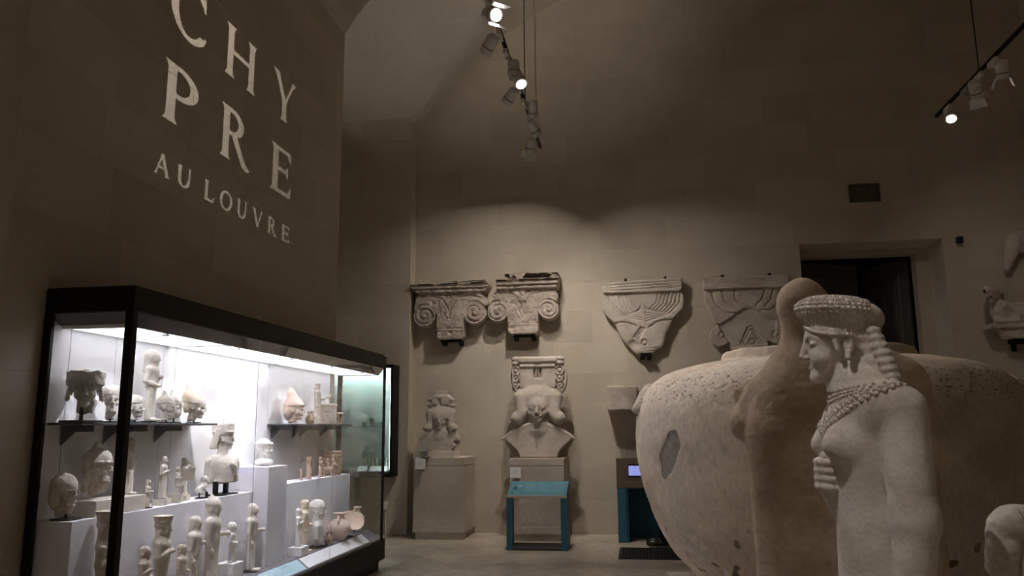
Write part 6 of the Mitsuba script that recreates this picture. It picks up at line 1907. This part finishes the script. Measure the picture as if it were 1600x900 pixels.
statuette('taller cream statuette just behind the small pale one', FX_ - 0.01, 6.985, FLOORZ + 0.001, 0.440, 'limestone_warm', 0.28, 0.0105, arms=('low', 'side'), hat='cap', robe=(0.12, 0.10))


def half_bust(P):
    d = figure_sdf((P[0], P[1], P[2] + 0.0), arms=('side', 'side'), robe=(0.12, 0.14), folds=0.0, hs=0.33, hat='cap', long_hair=True)
    return d


k = thing('small_bust', 'pale half length figure with a smooth cap, left of the round jug', 'bust')


def hb(P):
    x, y, z = P
    H = turn(P, (0.0, 0, 0.60), 0.40)
    d = cap((x * 1.3, y, z), (0, 0, 0.10), (0, 0, 0.42), 0.14, 0.17)
    d = smin(d, cap(P, (0, -0.14, 0.47), (0, 0.14, 0.47), 0.075), 0.06)
    for s in (-1, 1):
        d = smin(d, cap(P, (0, 0.20 * s, 0.45), (0.0, 0.20 * s, 0.20), 0.06, 0.05), 0.02)
    d = smin(d, head_sdf(H, neck_r=0.2) * 0.40, 0.02)
    d = smin(d, hat_sdf(H, 'cap') * 0.40, 0.01)
    for s in (-1, 1):
        d = smin(d, cap(P, (-0.03, 0.11 * s, 0.75), (0.05, 0.11 * s, 0.48), 0.035, 0.03), 0.02)
    return smax(d, 0.0 - z, 0.01)


part(k, 'figure', rough(moved(nets(hb, (-0.26, -0.32, -0.02), (0.30, 0.32, 1.08), 0.0125), (FX_ + 0.01, 7.235, FLOORZ + 0.010), 0.28, 0.405), 0.0009, 110, 5), 'limestone_pale', True)
part(k, 'mount_plate', box(FX_ - 0.065, FX_ + 0.075, 7.14, 7.34, FLOORZ, FLOORZ + 0.009, 0.001), 'black_metal')


def vessel(name, label, prof, at, mat, handles=(), tilt=None, n=40, cat='jug'):
    k = thing(name, label, cat)
    m = lathe(prof, n)
    if tilt:
        c, s = math.cos(tilt[0]), math.sin(tilt[0])
        v = np.array(m.vertices)
        v = np.stack([v[:, 0] * c + v[:, 2] * s, v[:, 1], -v[:, 0] * s + v[:, 2] * c], 1)
        m.vertices = v
        m = moved(m, (0, 0, 0), tilt[1])
    part(k, 'body', moved(m, at), mat, 40)
    for h in handles:
        pts = np.array(h) + np.array(at)
        part(k, 'handle', tube(pts, 0.0085, 8), mat, True)
    return k


bend = lambda a, r0, z0, r1, z1, out: [(math.cos(a) * (r0 + (r1 - r0) * t + out * math.sin(t * math.pi)), math.sin(a) * (r0 + (r1 - r0) * t + out * math.sin(t * math.pi)), z0 + (z1 - z0) * t) for t in np.linspace(0, 1, 9)]
vessel('small_dark_jug', 'small brown jug touching the round jug, right of the half length figure', [(0, 0), (0.03, 0), (0.044, 0.03), (0.043, 0.065), (0.028, 0.09), (0.026, 0.108), (0.032, 0.116), (0.026, 0.116), (0.02, 0.1), (0, 0.09)], (FX_ + 0.05, 7.425, FLOORZ), 'terracotta_dark', [bend(-1.2, 0.028, 0.105, 0.042, 0.05, 0.02)])
vessel('round_jug', 'large pale round jug with two handles near the far end of the case floor', [(0, 0), (0.055, 0), (0.06, 0.012), (0.10, 0.06), (0.115, 0.105), (0.105, 0.15), (0.065, 0.19), (0.048, 0.205), (0.045, 0.235), (0.066, 0.255), (0.060, 0.258), (0.038, 0.235), (0.035, 0.2), (0, 0.19)], (FX_ + 0.035, 7.72, FLOORZ + 0.001), 'limestone_pink', [bend(-1.3, 0.05, 0.235, 0.098, 0.16, 0.03), bend(1.5, 0.05, 0.235, 0.098, 0.16, 0.03)])
vessel('shallow_bowl', 'shallow clay bowl tilted on edge, between the two jugs of the case floor', [(0, 0.0), (0.03, 0.001), (0.085, 0.02), (0.118, 0.048), (0.122, 0.054), (0.116, 0.056), (0.08, 0.03), (0.03, 0.012), (0, 0.011)], (FX_ + 0.055, 7.985, FLOORZ + 0.125), 'limestone_pink', (), (0.80, -0.75), cat='bowl')
solo('bowl_stand', cat_(box(FX_ + 0.015, FX_ + 0.025, 7.96, 8.01, FLOORZ, FLOORZ + 0.075), box(FX_ + 0.015, FX_ + 0.075, 7.96, 8.01, FLOORZ, FLOORZ + 0.008)), 'black_metal', 'small black stand under the tilted clay bowl', 'stand')
k = vessel('footed_jug', 'tan jug with a narrow neck on a wire stand, far end of the case floor', [(0, 0), (0.03, 0.004), (0.07, 0.04), (0.084, 0.085), (0.075, 0.125), (0.038, 0.158), (0.028, 0.175), (0.028, 0.205), (0.046, 0.214), (0.046, 0.222), (0.036, 0.222), (0.02, 0.205), (0.02, 0.17), (0, 0.16)], (FX_, 8.33, FLOORZ + 0.035), 'limestone_warm', [bend(-1.9, 0.03, 0.205, 0.07, 0.13, 0.03)])
part(k, 'wire_stand', cat_(*[tube([(FX_ + 0.06 * math.cos(a), 8.33 + 0.06 * math.sin(a), FLOORZ + 0.001), (FX_ + 0.058 * math.cos(a), 8.33 + 0.058 * math.sin(a), FLOORZ + 0.066)], 0.003, 6) for a in (0.4, 2.5, 4.6)],
                           tube([(FX_ + 0.058 * math.cos(a), 8.33 + 0.058 * math.sin(a), FLOORZ + 0.05) for a in np.linspace(0, 2 * math.pi, 25)], 0.003, 6)), 'black_metal')
